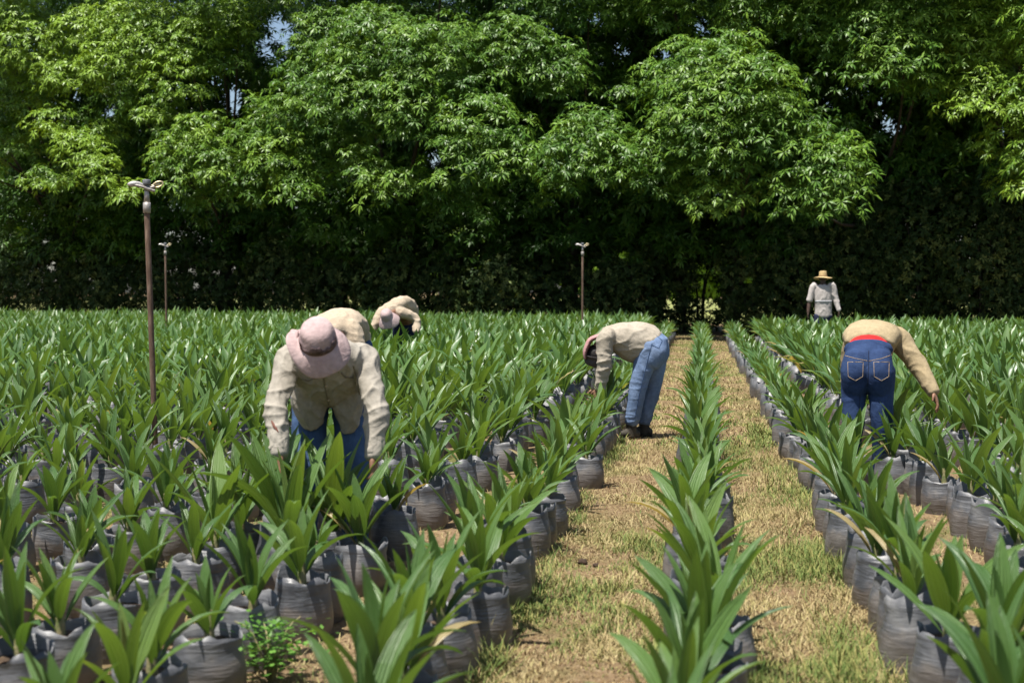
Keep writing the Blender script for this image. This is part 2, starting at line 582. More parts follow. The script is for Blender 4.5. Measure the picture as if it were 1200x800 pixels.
def field_end(x):
    """far edge of the field"""
    if x > 1.3:
        return 35.0
    return 39.0 + (0.20 * -(x + 3.0) if x < -3 else 0)


PEOPLE = {   # pixel of the point on the ground between the feet
    'front': (386, 662), 'second': (401, 522), 'third': (470, 452), 'side': (742, 513), 'back': (1017, 566), 'straw': (965, 415)}
PP = {k: on_ground(*v) for k, v in PEOPLE.items()}


def seed_positions():
    out = []

    def row(x, y0, sp, tagname, jit=0.05):
        y = y0 + random.uniform(0, sp)
        ye = field_end(x)
        while y < ye:
            px = x + random.gauss(0, jit)
            py = y + random.gauss(0, 0.04)
            q = proj((px, py, 0.3))
            ok = q is not None and -70 < q[0] < 1270
            qb = proj((px, py, 0.75))
            if ok and qb[1] > 890:
                ok = False
            for k, p in PP.items():
                rx = {'front': 0.25, 'second': .25, 'third': .25, 'side': 0.25, 'back': 0.25, 'straw': .25}[k]
                if abs(px - p.x) < rx and abs(py - p.y) < 0.24:
                    ok = False
            if k and ok:
                out.append((px, py, tagname))
            y += sp * random.uniform(0.9, 1.1)
    row(0.0, 2.9, 0.36, 'mid', 0.03)
    row(-0.885, 2.9, 0.36, 'l0', 0.035)
    row(0.80, 2.9, 0.36, 'r0', 0.035)
    for i in range(1, 46):
        row(-1.03 - 0.56 * i, 2.9, 0.39, 'l%d' % i, 0.05)
    for i in range(1, 19):
        row(0.90 + 0.57 * i, 2.9, 0.40, 'r%d' % i, 0.05)
    return out


SEEDS = seed_positions()
for k_, dx_, dy_, t_ in (('front', -.14, -.36, 'l2'), ('front', .13, -.42, 'l1'), ('front', -.02, -.62, 'l1'), ('back', -.12, -.34, 'r1'), ('back', .12, -.40, 'r1'), ('third', 0, -.5, 'l6'), ('third', .3, -.5, 'l6'), ('third', -.25, -.45, 'l6')):
    SEEDS.append((PP[k_].x + dx_, PP[k_].y + dy_, t_))


# ------------------------------------------------------------------ seedling prototypes
def frond_leaf(L, W, az, el, droop, twist, nx=9, ny=6, fold=0.35, pleat=0.004, base=(0, 0, 0), side_curve=0.0):
    """a pleated lance-shaped leaf that leaves the stem at elevation el and bends down by droop"""
    t = np.linspace(0, 1, nx + 1)
    e = el - droop * t ** 1.6
    dx = np.cos(e)
    dz = np.sin(e)
    cx = np.concatenate([[0], np.cumsum((dx[:-1] + dx[1:]) / 2)]) / nx * L
    cz = np.concatenate([[0], np.cumsum((dz[:-1] + dz[1:]) / 2)]) / nx * L
    cy = side_curve * L * t ** 2
    wd = np.where(t < 0.14, 0.10 + 0.35 * (t / 0.14) ** 2, np.sin(PI * np.clip((t - 0.02) / 0.98, 0, 1) ** 0.82) ** 0.75)
    wd = np.maximum(wd, 0.0) * W * 0.5
    wd[-1] = 0.001
    v = np.linspace(-1, 1, ny + 1)
    P = np.zeros((nx + 1, ny + 1, 3))
    tw = twist * t
    for j, vv in enumerate(v):
        lift = fold * abs(vv) * wd + ((-1) ** j) * pleat * np.sin(PI * np.clip(t, 0, 1)) * (0 if abs(vv) > 0.99 else 1)
        yo = vv * wd
        y2 = yo * np.cos(tw) - lift * np.sin(tw)
        l2 = yo * np.sin(tw) + lift * np.cos(tw)
        P[:, j, 0] = cx - np.sin(e) * l2
        P[:, j, 1] = cy + y2
        P[:, j, 2] = cz + np.cos(e) * l2
    P = P.reshape(-1, 3)
    c, s = math.cos(az), math.sin(az)
    P = np.stack([P[:, 0] * c - P[:, 1] * s, P[:, 0] * s + P[:, 1] * c, P[:, 2]], -1) + np.array(base)
    i = np.arange((nx + 1) * (ny + 1)).reshape(nx + 1, ny + 1)
    q = np.stack([i[:-1, :-1], i[1:, :-1], i[1:, 1:], i[:-1, 1:]], -1).reshape(-1, 4)
    return P, q


def frond_set(seed, hi=True):
    rs = random.Random(seed)
    n = rs.choice([9, 10, 11, 12])
    V, Q, var, off = [], [], [], 0
    az0 = rs.uniform(0, 6.28)
    vb = rs.uniform(-0.04, 0.10)
    for i in range(n):
        f = i / (n - 1)                       # 0 = oldest, outer; 1 = spear
        az = az0 + i * 2.4 + rs.uniform(-0.3, 0.3)
        L = (0.20 + 0.20 * math.sin(PI * min(1, 0.25 + f * 0.62))) * rs.uniform(0.85, 1.12)
        W = (0.040 + 0.025 * math.sin(PI * (0.2 + 0.6 * f))) * rs.uniform(0.85, 1.2)
        el = R(52 + 34 * f ** 0.8) + rs.uniform(-0.12, 0.12)
        droop = R(70 - 58 * f) * rs.uniform(0.35, 1.3)
        if f > 0.93:
            W *= 0.55
        P, q = frond_leaf(L, W, az, el, droop, rs.uniform(-0.5, 0.5), nx=9 if hi else 4, ny=6 if hi else 2,
                          fold=rs.uniform(0.2, 0.5), pleat=0.0032 if hi else 0.0, base=(math.cos(az) * 0.012, math.sin(az) * 0.012, 0.015 + 0.06 * f),
                          side_curve=rs.uniform(-0.12, 0.12))
        vv = vb + 0.25 + 0.35 * f + rs.uniform(-0.1, 0.1)
        if i == 0 and rs.random() < 0.12:
            vv = 0.97
        vr = np.full(len(P), vv)
        if i < 2 and rs.random() < 0.25:       # yellowing tip
            vr = vr + np.repeat(np.linspace(0, 1, (10 if hi else 5)) ** 4, 7 if hi else 3) * 0.45
        V.append(P)
        Q.append(q + off)
        var.append(vr)
        off += len(P)
    return np.vstack(V), np.vstack(Q), np.concatenate(var)


def bag_geo(seed, n=28, hi=True):
    rs = random.Random(seed)
    H = rs.uniform(0.215, 0.265)
    r0 = rs.uniform(0.116, 0.130)
    zs = np.linspace(0, H, 11 if hi else 3)
    ang = np.arange(n) / n * 2 * PI
    rings = []
    ox = rs.uniform(0, 100)
    lean = (rs.uniform(-.02, .02), rs.uniform(-.02, .02))

    def rr(a, z, soft=1.0):
        q = Vector((math.cos(a) * 1.3 + ox, math.sin(a) * 1.3, z * 9))
        v = 0.055 * mnoise.noise(q) + 0.035 * (abs(math.cos(2 * a + ox)) ** 0.5 - .7)
        v += 0.02 * mnoise.noise(Vector((math.cos(a) * 3 + ox, math.sin(a) * 3, z * 42)))
        return 1 + v * soft
    for z in zs:
        f = z / H
        prof = 0.93 + 0.10 * math.sin(PI * min(1, f * 1.2 + 0.05)) - 0.05 * f
        rings.append([((r0 * prof * rr(a, z)) * math.cos(a) + lean[0] * f, (r0 * prof * rr(a, z)) * math.sin(a) + lean[1] * f,
                       z + (0.026 * mnoise.noise(Vector((math.cos(a) * 1.7 + ox, math.sin(a) * 1.7, 3))) * 2 * (f > 0.95))) for a in ang])
    top = rings[-1]
    rings.append([(x * 0.955 + lean[0] * .04, y * 0.955, z - 0.002) for x, y, z in top])       # folded rim
    rings.append([(x * 0.93, y * 0.93, H - 0.055) for x, y, z in top])
    V = np.array(rings).reshape(-1, 3)
    nr = len(rings)
    i = np.arange(nr * n).reshape(nr, n)
    a, b = i[:-1], i[1:]
    Q = np.stack([a, np.roll(a, -1, 1), np.roll(b, -1, 1), b], -1).reshape(-1, 4)
    # soil
    srings = []
    for f in (0.95, 0.6, 0.25):
        srings.append([(x * 0.97 * f + lean[0] * (1 - f), y * 0.97 * f + lean[1] * (1 - f), H - 0.045 + 0.012 * (1 - f) + rs.uniform(-.004, .004)) for x, y, z in top])
    S = np.vstack([np.array(srings).reshape(-1, 3), [[lean[0], lean[1], H - 0.034]]])
    j = np.arange(3 * n).reshape(3, n)
    SQ = np.stack([j[:-1], np.roll(j[:-1], -1, 1), np.roll(j[1:], -1, 1), j[1:]], -1).reshape(-1, 4)
    ST = np.stack([j[-1], np.roll(j[-1], -1), np.full(n, 3 * n)], -1)
    return V, Q, S, SQ, ST, H


FR = []
for i in range(16):
    a_ = frond_set(100 + i)
    FR.append(np_mesh('fronds', a_[0], [a_[1]], a_[2], rib=np.tile(np.tile(np.linspace(-1, 1, 7), 10), len(a_[0]) // 70)))
BAGS = []
for i in range(7):
    V, Q, S, SQ, ST, H = bag_geo(300 + i)
    BAGS.append((np_mesh('grow_bag', V, [Q]), np_mesh('soil', S, [SQ, ST]), H))
STEM = np_mesh('stem', *(lambda p: (p[0], [p[1], p[2]]))(loft([(0, 0, -0.05), (0.002, 0.001, 0.03), (0.0, 0.0, 0.10)], [0.020, 0.017, 0.012], n=10, k=3)))
for m_ in FR:
    m_.materials.append(M_frond)
for b, s, h in BAGS:
    b.materials.append(M_bag)
    s.materials.append(M_soil)
STEM.materials.append(M_stem)

ORD = ['first', 'second', 'third', 'fourth', 'fifth', 'sixth', 'seventh', 'eighth', 'ninth', 'tenth', 'eleventh', 'twelfth', 'thirteenth',
       'fourteenth', 'fifteenth', 'sixteenth', 'seventeenth', 'eighteenth', 'nineteenth']
TENS = {2: 'twent', 3: 'thirt', 4: 'fort', 5: 'fift', 6: 'sixt', 7: 'sevent', 8: 'eight'}


def ordinal(n):
    if n < 20:
        return ORD[n - 1]
    t, u = divmod(n, 10)
    return TENS[t] + ('ieth' if u == 0 else 'y-' + ORD[u - 1])


def row_name(t):
    if t == 'mid':
        return 'the single row between the two grass paths'
    k = int(t[1:])
    sd_ = 'left' if t[0] == 'l' else 'right'
    if k == 0:
        return 'the row edging the %s grass path' % sd_
    return 'the %s row %s of the grass paths' % (ordinal(k + 1), sd_)


SEEDS.sort(key=lambda s: s[0] ** 2 + s[1] ** 2)
NIND = 300
per_row = {}
for s in sorted(SEEDS[:NIND], key=lambda s: s[1]):
    per_row.setdefault(s[2], []).append(s)


def vigour(x, y):
    """the beds away from the paths grow taller towards the far side"""
    f = min(1, max(0, (y - 8) / 9))
    if 0 < PP['front'].y - y < 0.75 and abs(x - PP['front'].x) < .4:
        return 1.15
    if 0 < PP['third'].y - y < 0.9 and abs(x - PP['third'].x) < .5:
        return 1.75
    if x < -1.2:
        return 0.80 + 0.66 * f
    if x > 1.2:
        return 0.86 + 0.52 * f
    return 0.90


def seedling(x, y, label):
    root = empty('palm_seedling', (x, y, 0), random.uniform(0, 2 * PI))
    s = random.uniform(0.9, 1.1)
    root.scale = (1, 1, 1)
    bme, sme, H = random.choice(BAGS)
    b = link('grow_bag', bme, None, root)
    so_ = link('soil', sme, None, b)
    hz = random.uniform(0.92, 1.08)
    b.scale = (random.uniform(.95, 1.07), random.uniform(.95, 1.07), hz)
    b.rotation_euler = (0, 0, random.uniform(0, 6.28))
    st = link('stem', STEM, None, root)
    st.location = (random.uniform(-.02, .02), random.uniform(-.02, .02), H * hz - 0.035)
    fr = link('fronds', random.choice(FR), None, root)
    fr.location = st.location
    fs = random.uniform(0.78, 1.18) * vigour(x, y)
    fr.scale = (fs, fs, fs * random.uniform(0.92, 1.08))
    fr.rotation_euler = (random.gauss(0, .05), random.gauss(0, .05), random.uniform(0, 6.28))
    tag(root, label, 'seedling', 'palm seedlings in black grow bags')
    return root


for t, lst in per_row.items():
    for i, (x, y, _) in enumerate(lst):
        seedling(x, y, 'bagged palm seedling, %s from the front in %s' % (ordinal(i + 1), row_name(t)))

# the rest of the field, smaller in the picture: one object
LOW = [frond_set(500 + i, hi=False) for i in range(14)]
LBAG = [bag_geo(700 + i, n=10, hi=False) for i in range(4)]
V, Fq, Ft, var, mq, off = [], [], [], [], [], 0
for (x, y, t) in SEEDS[NIND:]:
    bv, bq, sv, sq, stt, H = random.choice(LBAG)
    p, q, vr = random.choice(LOW)
    a = random.uniform(0, 6.28)
    c, s = math.cos(a), math.sin(a)
    fs = random.uniform(0.84, 1.12) * vigour(x, y)
    P = np.stack([(p[:, 0] * c - p[:, 1] * s) * fs, (p[:, 0] * s + p[:, 1] * c) * fs, p[:, 2] * fs + H - 0.03], -1)
    o = np.array([x, y, 0])
    V += [P + o, bv + o, sv + o]
    Fq += [q + off, bq + off + len(P), sq + off + len(P) + len(bv)]
    Ft += [stt + off + len(P) + len(bv)]
    mq += [np.zeros(len(q)), np.full(len(bq), 1), np.full(len(sq), 2)]
    var += [vr + random.uniform(-.08, .14), np.zeros(len(bv)), np.zeros(len(sv))]
    off += len(P) + len(bv) + len(sv)
Ft = np.vstack(Ft)
me = np_mesh('seedling_field', np.vstack(V), [np.vstack(Fq), Ft], np.concatenate(var), mids=np.concatenate(mq + [np.full(len(Ft), 2)]))
tag(link('seedling_field', me, [M_frond, M_bag, M_soil]), 'far rows of small bagged palm seedlings reaching to the trees', 'seedlings', kind='stuff')


# ------------------------------------------------------------------ grass on the paths and between the bags
def build_grass():
    P, gr, ln = [], [], []

    def scatter(n, x0, x1, y0, y1, green, tall=1.0):
        y = y0 * (y1 / y0) ** rng.random(n)          # denser near the camera
        x = x0 + (x1 - x0) * rng.random(n)
        P.append(np.stack([x, y, np.zeros(n)], -1))
        gr.append(np.full(n, green))
        ln.append(np.full(n, tall))
    scatter(42000, -0.80, -0.06, 3.6, 12, 0.0)
    scatter(42000, 0.06, 0.74, 3.6, 12, 0.10)
    scatter(26000, -0.80, 0.74, 12, 42, 0.0, 1.15)
    scatter(3500, -0.80, -0.68, 3.6, 14, 0.45, 1.5)
    scatter(7000, 0.45, 0.72, 3.6, 14, 0.5, 1.5)
    scatter(46000, -5.5, -1.0, 3.6, 10, -0.05, 1.0)
    scatter(30000, 0.9, 4.0, 3.8, 11, 0.0, 1.0)
    P_ = np.vstack(P)
    gr_ = np.concatenate(gr)
    ln_ = np.concatenate(ln)
    n = len(P_)
    nz = np.array([mnoise.noise(Vector((p[0] * 1.6, p[1] * 1.1, 0.3))) + 0.5 * mnoise.noise(Vector((p[0] * 5, p[1] * 4, 7))) for p in P_])
    g = nz + gr_ + rng.normal(0, 0.16, n)
    isg = g > 0.30
    n3 = np.array([mnoise.noise(Vector((p[0] * 2.7 + 9, p[1] * 2.0, 4))) for p in P_])
    var = np.where(isg, rng.uniform(0.66, 1.0, n), np.clip(rng.uniform(0.0, 0.62, n) + n3 * .35, 0, .62))
    h = (rng.uniform(0.012, 0.05, n) + np.where(isg, 0.014, 0)) * ln_ * np.clip(1.05 + n3 * 1.3, .35, 1.7)
    h = np.where(rng.random(n) < .012, h * 2.6, h)
    az = rng.uniform(0, 2 * PI, n)
    le = rng.uniform(0.5, 1.5, n) * np.where(isg, 0.7, 1.0)
    d = np.stack([np.cos(az) * np.sin(le), np.sin(az) * np.sin(le), np.cos(le)], -1)
    sdv = np.stack([-np.sin(az), np.cos(az), np.zeros(n)], -1)
    wd = rng.uniform(0.0012, 0.0026, n) * np.where(P_[:, 1] > 12, 2.2, 1.0)
    a = P_ - sdv * wd[:, None]
    b = P_ + sdv * wd[:, None]
    m = P_ + d * (h * 0.55)[:, None]
    m1, m2 = m - sdv * (wd * .8)[:, None], m + sdv * (wd * .8)[:, None]
    tip = m + (d + np.array([0, 0, -0.35])) * (h * 0.55)[:, None]
    tip[:, 2] = np.maximum(tip[:, 2], 0.003)
    V = np.stack([a, b, m2, m1, tip], 1).reshape(-1, 3)
    i = np.arange(n)[:, None] * 5
    me = np_mesh('dry_grass', V, [i + np.array([[0, 1, 2, 3]]), i + np.array([[3, 2, 4]])], np.repeat(var, 5), smooth=False)
    tag(link('dry_grass', me, grass_mat()), 'short dry straw-coloured grass with green tufts on the paths', 'grass', kind='stuff')


build_grass()


# ------------------------------------------------------------------ weeds, clods
def weed(px, py, rx, ry, h, n, label, seed):
    g = on_ground(px, py)
    root = empty('weed_plant', g)
    rs = np.random.default_rng(seed)
    P, Q, T = [], [], []
    stems = []
    for k in range(9):
        a = rs.uniform(0, 6.28)
        e = (math.cos(a) * rx * .8, math.sin(a) * ry * .8, h * rs.uniform(.4, 1))
        stems.append(loft([(0, 0, 0), (e[0] * .5, e[1] * .5, e[2] * .8), e], [.004, .003, .002], n=6, k=2))
    simple('stem', stems, M_stem, root)
    nn = n
    c = np.stack([rs.normal(0, rx * .5, nn), rs.normal(0, ry * .5, nn), rs.uniform(.2, 1, nn) * h], -1)
    u = rs.normal(0, 1, (nn, 3))
    u[:, 2] *= .3
    u /= np.linalg.norm(u, axis=1)[:, None]
    v = np.cross(u, np.array([0.1, 0.2, 1]))
    s = rs.uniform(.010, .020, nn)[:, None]
    V = np.stack([c - u * s, c + v * s * .75, c + u * s, c - v * s * .75], 1).reshape(-1, 3)
    i = np.arange(nn)[:, None] * 4
    me = np_mesh('leaves', V, [i + np.array([[0, 1, 2, 3]])], np.repeat(rs.uniform(0, 1, nn), 4))
    link('leaves', me, M_weed, root)
    tag(root, label, 'weed', 'low green weeds among the bags')


weed(318, 800, .16, .14, .22, 420, 'bright green creeping weed over bags at the bottom left', 1)
weed(416, 662, .06, .06, .28, 60, 'small pale green weed beside bags near the bending worker', 2)
for i, (px, py, r) in enumerate([(683, 661, .02), (698, 664, .014)]):
    g = on_ground(px, py)
    pts = ellipsoid((0, 0, r * .6), (r * 1.2, r, r * .8), n=14, m=9)
    pts[0][:] += np.array([[mnoise.noise(Vector(p * 90)) * r * .35 for _ in range(1)] * 3 for p in pts[0]])
    o = simple('dirt_clod', [pts], M_dung)
    o.location = g
    tag(o, ['larger dark clod lying on the left grass path', 'smaller dark clod right beside the larger one on the path'][i], 'clod', 'dark clods on the path')


# ------------------------------------------------------------------ sprinklers
def sprinkler(px, pbase, ptop, label, lean=0.0):
    g = on_ground(px, pbase)
    root = empty('sprinkler', g, math.atan2(-g.x, g.y))
    D = -(CMI @ g).z
    H = CAMH + (342 - ptop) / F * D
    hp = H - 0.26
    simple('riser_pipe', [loft([(0, 0, -.05), (lean * .5, 0, hp * .5), (lean, 0, hp)], [.0215, .0215, .0215], n=16, k=2)], M_rust, root)
    simple('coupling', [loft([(lean, 0, hp - .005), (lean, 0, hp + .075)], [.029, .029], n=16, k=1, cap=.08), loft([(lean, 0, hp + .08), (lean, 0, hp + .17)], [.023, .016], n=14, k=1, cap=.1)], M_galv, root)
    z = hp + .19
    x0 = lean
    before = set(root.children)
    simple('sprinkler_body', [loft([(x0, 0, z - .03), (x0, 0, z + .02)], [.022, .026], n=14, k=1, cap=.1), loft([(x0, 0, z + .015), (x0, 0, z + .03)], [.014, .014], n=12, k=1),
                              loft([(x0, 0, z + .032), (x0, 0, z + .04), (x0, 0, z + .075), (x0, 0, z + .08)], [.034, .037, .037, .034], n=20, k=1, cap=.08)], M_greypl, root)
    simple('nozzle_tube', [loft([(x0 - .115, -.01, z + .028), (x0 - .05, -.02, z + .012), (x0, -.02, z - .005), (x0 + .05, -.02, z - .022), (x0 + .075, -.02, z - .026)], [.015, .014, .015, .015, .014], n=12, k=3, cap=.15),
                           loft([(x0 + .01, -.01, z - .004), (x0 + .045, -.015, z + .005), (x0 + .068, -.015, z + .014)], [.012, .012, .013], n=12, k=2)], M_galv, root)
    simple('deflector_arm', [loft([(x0 - .02, 0, z + .022), (x0 - .07, 0, z + .035), (x0 - .12, 0, z + .038), (x0 - .16, 0, z + .028), (x0 - .165, 0, z + .02)],
                                  [(.012, .012), (.02, .024), (.028, .028), (.024, .022), (.01, .01)], side=(0, 1, 0), n=14, k=3)], M_alu, root)
    ring = [(x0 + .105 + .045 * math.cos(a), 0.0, z + .036 + .026 * math.sin(a) + .012 * math.cos(a)) for a in np.linspace(PI * 1.02, -PI * .98, 16)]
    simple('return_spring_arm', [loft([(x0 + .015, 0, z + .012), (x0 + .065, 0, z + .03)], [.011, .010], n=10, k=1), loft(ring, [.009] * 16, side=(0, 1, 0), n=10, k=1),
                                 ellipsoid((x0 + .10, 0.006, z + .035), (.036, .006, .018))], M_brass, root)
    for ch in root.children:
        if ch not in before:                       # the head, brought to its real size about its seat on the pipe
            for v in ch.data.vertices:
                v.co.x = lean + (v.co.x - lean) * .8
                v.co.y *= .8
                v.co.z = z - .03 + (v.co.z - z + .03) * .8
    tag(root, label, 'sprinkler', 'sprinklers on riser pipes')


sprinkler(183, 548, 210, 'tall rusty sprinkler pipe nearest the camera, on the left', -0.05)
sprinkler(195.5, 417, 284, 'thin far sprinkler pipe just right of the tall rusty one', -0.01)
sprinkler(682.5, 422, 284, 'thin sprinkler pipe with pale head left of the side-on worker', 0.0)


# ------------------------------------------------------------------ foliage
HOLES = [(325, 40, 17, 22), (316, 58, 11, 14), (275, 118, 9, 26), (1040, 146, 17, 11), (822, 34, 7, 7), (90, 112, 6, 6), (128, 130, 7, 8), (1124, 150, 5, 6), (1178, 156, 6, 11),
         (728, 60, 9, 5), (508, 186, 5, 8), (1033, 118, 4, 4), (990, 110, 5, 6), (780, 62, 6, 4), (250, 94, 4, 5), (612, 230, 3, 3), (828, 338, 17, 30), (786, 352, 5, 9), (728, 298, 7, 6), (1088, 250, 4, 3), (1060, 262, 3, 3), (700, 22, 4, 4),
         (676, 340, 5, 7), (655, 335, 3, 4), (500, 345, 4, 3), (510, 322, 3, 3)]


hr_ = random.Random(5)
for (x0_, x1_, y0_, y1_, k_) in ((400, 570, 265, 352, 26), (690, 745, 270, 330, 6), (1050, 1170, 225, 330, 16), (195, 275, 265, 350, 14), (850, 930, 255, 330, 7), (20, 160, 260, 350, 8), (600, 660, 300, 350, 6), (960, 1050, 100, 180, 6)):
    for _ in range(k_):
        r_ = hr_.uniform(-0.5, 3.2)
        HOLES.append((hr_.uniform(x0_, x1_), hr_.uniform(y0_, y1_), r_, r_ * hr_.uniform(.8, 1.2)))


def hole_mask(P, grow=1.0):
    """True where a leaf may grow: natural openings in the canopy are kept free"""
    A = np.array(CMI)
    q = P @ A[:3, :3].T + A[:3, 3]
    x = 600 + F * q[:, 0] / -q[:, 2]
    y = 400 - F * q[:, 1] / -q[:, 2]
    keep = np.ones(len(P), bool)
    jig = 1 + 0.5 * np.sin(x * 0.7 + y * 0.9) + 0.45 * np.sin(x * 1.3 - y * 0.6 + 1) + rng.normal(0, .12, len(P))
    for (cx, cy, rx, ry) in HOLES:
        keep &= (((x - cx) / (rx + 5 * grow)) ** 2 + ((y - cy) / (ry + 5 * grow)) ** 2) > jig
    keep |= rng.random(len(P)) < 0.02
    return keep


def rosettes(P, A, size, var, k=11, width=0.2, lo=-0.25, hi=0.55, droop=0.68):
    """star-like sprays of leaves at P with axes A"""
    n = len(P)
    A = A / (np.linalg.norm(A, axis=1)[:, None] + 1e-9)
    ref = np.where(np.abs(A[:, 2:3]) < 0.9, np.array([[0, 0, 1.0]]), np.array([[1.0, 0, 0]]))
    U = np.cross(A, ref)
    U /= np.linalg.norm(U, axis=1)[:, None]
    W = np.cross(A, U)
    az = (np.arange(k) / k * 2 * PI)[None, :] * 1.618 * 3 + rng.uniform(0, 6.28, (n, 1)) + rng.normal(0, .25, (n, k))
    el = rng.uniform(lo, hi, (n, k))
    D = np.cos(el)[..., None] * (np.cos(az)[..., None] * U[:, None] + np.sin(az)[..., None] * W[:, None]) + np.sin(el)[..., None] * A[:, None]
    L = size[:, None] * rng.uniform(0.65, 1.15, (n, k))
    B = P[:, None] + D * (L * 0.06)[..., None]
    D1 = D + np.array([0, 0, -0.18])
    mid = B + D1 * (L * 0.48)[..., None]
    D2 = D * 0.85 + np.array([0, 0, -droop]) * rng.uniform(0.6, 1.3, (n, k))[..., None]
    D2 /= np.linalg.norm(D2, axis=2)[..., None]
    tip = mid + D2 * (L * 0.52)[..., None]
    S = np.cross(D1, A[:, None] + rng.normal(0, .25, (n, k, 3)))
    S /= np.linalg.norm(S, axis=2)[..., None] + 1e-9
    wv = S * (L * width * 0.5)[..., None]
    V = np.stack([B, mid - wv, mid + wv, tip], 2).reshape(-1, 3)
    i = np.arange(n * k)[:, None] * 4
    F_ = np.concatenate([i + np.array([[0, 1, 2]]), i + np.array([[1, 3, 2]])])
    vv = np.repeat(np.clip(var[:, None] + rng.normal(0, .12, (n, k)), 0, 1).ravel(), 4)
    return V, F_, vv


def fib(n):
    i = np.arange(n) + 0.5
    z = 1 - 2 * i / n
    a = i * 2.399963
    r = np.sqrt(1 - z * z)
    return np.stack([r * np.cos(a), r * np.sin(a), z], -1)


def rand_rot(D):
    q = Matrix.Rotation(random.uniform(0, 6.28), 3, Vector((random.gauss(0, 1), random.gauss(0, 1), random.gauss(0, 1))).normalized())
    return D @ np.array(q).T


PXM = 37.0
# visible boughs of the canopy: px, py, half width px, half height px, depth offset (m, towards the camera is negative), hue
CLUMPS = [
    (40, 55, 60, 48, -1.6, .75), (110, 40, 55, 45, -1.4, .85), (185, 45, 60, 50, -1.8, .8), (215, 95, 45, 40, -2.2, .8), (250, 25, 45, 35, -1.6, .7),
    (95, 95, 36, 34, -1.7, .85), (130, 75, 40, 40, -2.0, .8), (30, 120, 34, 36, -1.2, .6),
    (60, 150, 26, 22, -2.6, .75), (92, 178, 28, 30, -2.9, .8), (115, 205, 24, 34, -3.0, .7), (150, 228, 20, 18, -2.9, .75), (80, 215, 14, 14, -2.6, .75),
    (205, 185, 32, 32, -2.7, .7), (238, 160, 34, 34, -2.6, .7), (255, 195, 34, 34, -2.9, .7), (215, 212, 26, 22, -2.9, .7), (160, 130, 28, 26, -1.8, .7),
    (300, 150, 34, 40, -2.8, .6), (330, 185, 36, 38, -3.0, .6), (350, 225, 26, 28, -3.2, .65), (300, 215, 34, 28, -2.6, .5), (262, 70, 30, 24, -1.6, .6),
    (375, 50, 48, 50, -2.4, .5), (440, 55, 64, 52, -3.0, .5), (505, 70, 62, 52, -3.2, .5), (420, 115, 60, 56, -3.3, .5), (360, 120, 40, 50, -2.8, .5), (485, 130, 56, 50, -3.4, .5),
    (550, 90, 50, 46, -3.0, .45), (600, 55, 48, 40, -2.6, .45), (640, 85, 44, 40, -2.4, .45), (560, 150, 50, 44, -3.6, .5), (545, 195, 46, 34, -3.8, .5), (590, 190, 40, 36, -3.7, .5), (520, 235, 26, 28, -3.0, .35),
    (660, 100, 34, 30, -2.2, .45), (428, 195, 20, 24, -3.6, .6), (446, 222, 30, 26, -3.7, .6), (470, 215, 22, 22, -3.6, .55), (560, 240, 24, 26, -3.0, .4), (395, 165, 40, 30, -2.4, .35),
    (690, 165, 46, 36, -3.6, .5), (665, 195, 42, 32, -3.7, .5), (715, 195, 40, 32, -3.7, .55), (650, 225, 22, 22, -3.2, .4), (735, 110, 20, 20, -1.6, .6),
    (800, 85, 42, 40, -3.0, .5), (850, 80, 46, 40, -3.2, .5), (885, 110, 50, 44, -3.4, .5), (830, 130, 56, 48, -3.5, .5), (905, 150, 36, 36, -3.4, .5), (790, 175, 44, 40, -3.2, .45), (850, 175, 50, 38, -3.5, .5), (785, 120, 30, 34, -2.8, .45),
    (770, 215, 40, 26, -3.0, .5), (845, 235, 34, 22, -3.5, .6), (950, 175, 36, 30, -3.3, .5), (978, 200, 34, 32, -3.4, .55), (930, 225, 36, 28, -3.4, .55), (985, 235, 28, 24, -3.5, .55), (965, 250, 26, 18, -3.2, .4),
    (890, 20, 50, 36, -1.6, .5), (960, 25, 46, 34, -1.6, .55), (1020, 40, 50, 42, -1.9, .55), (1060, 70, 44, 36, -2.2, .6), (1025, 90, 34, 28, -2.2, .6), (1090, 30, 46, 36, -1.6, .6), (1150, 25, 48, 36, -1.4, .65),
    (1140, 60, 34, 32, -1.4, .6), (1175, 70, 34, 36, -1.2, .55), (1145, 100, 26, 28, -2.0, .75), (1170, 125, 26, 26, -2.0, .75), (1125, 132, 18, 16, -2.2, .75), (1180, 165, 26, 24, -1.8, .65), (1190, 215, 24, 26, -1.2, .4),
    (735, 15, 44, 26, -1.2, .45), (790, 18, 40, 28, -1.4, .5), (840, 35, 36, 26, -1.2, .4), (690, 20, 40, 26, -1.4, .45), (700, 70, 26, 26, -.6, .35), (640, 15, 46, 28, -1.8, .45),
    (1040, 25, 40, 30, -1.8, .55), (325, 5, 30, 14, -1.6, .6), (285, 50, 22, 18, -1.2, .6),
]
CLUMPS += [(20, 20, 44, 34, -1.6, .8), (70, 90, 36, 30, -1.9, .85), (150, 25, 44, 34, -1.8, .75), (225, 50, 44, 36, -2.0, .8), (165, 85, 34, 30, -1.9, .8), (15, 85, 30, 30, -1.4, .75), (190, 140, 32, 28, -2.2, .75), (280, 30, 26, 26, -1.6, .7),
    (15, 175, 30, 26, -1.4, .55), (55, 215, 30, 24, -1.6, .5), (120, 160, 26, 22, -1.8, .6), (280, 230, 26, 22, -2.4, .5), (235, 235, 26, 20, -2.4, .5), (340, 150, 30, 30, -2.6, .5), (385, 200, 26, 26, -2.2, .4), (1090, 100, 26, 26, -1.6, .5), (985, 60, 30, 28, -1.4, .5), (1195, 40, 30, 40, -1.6, .6)]
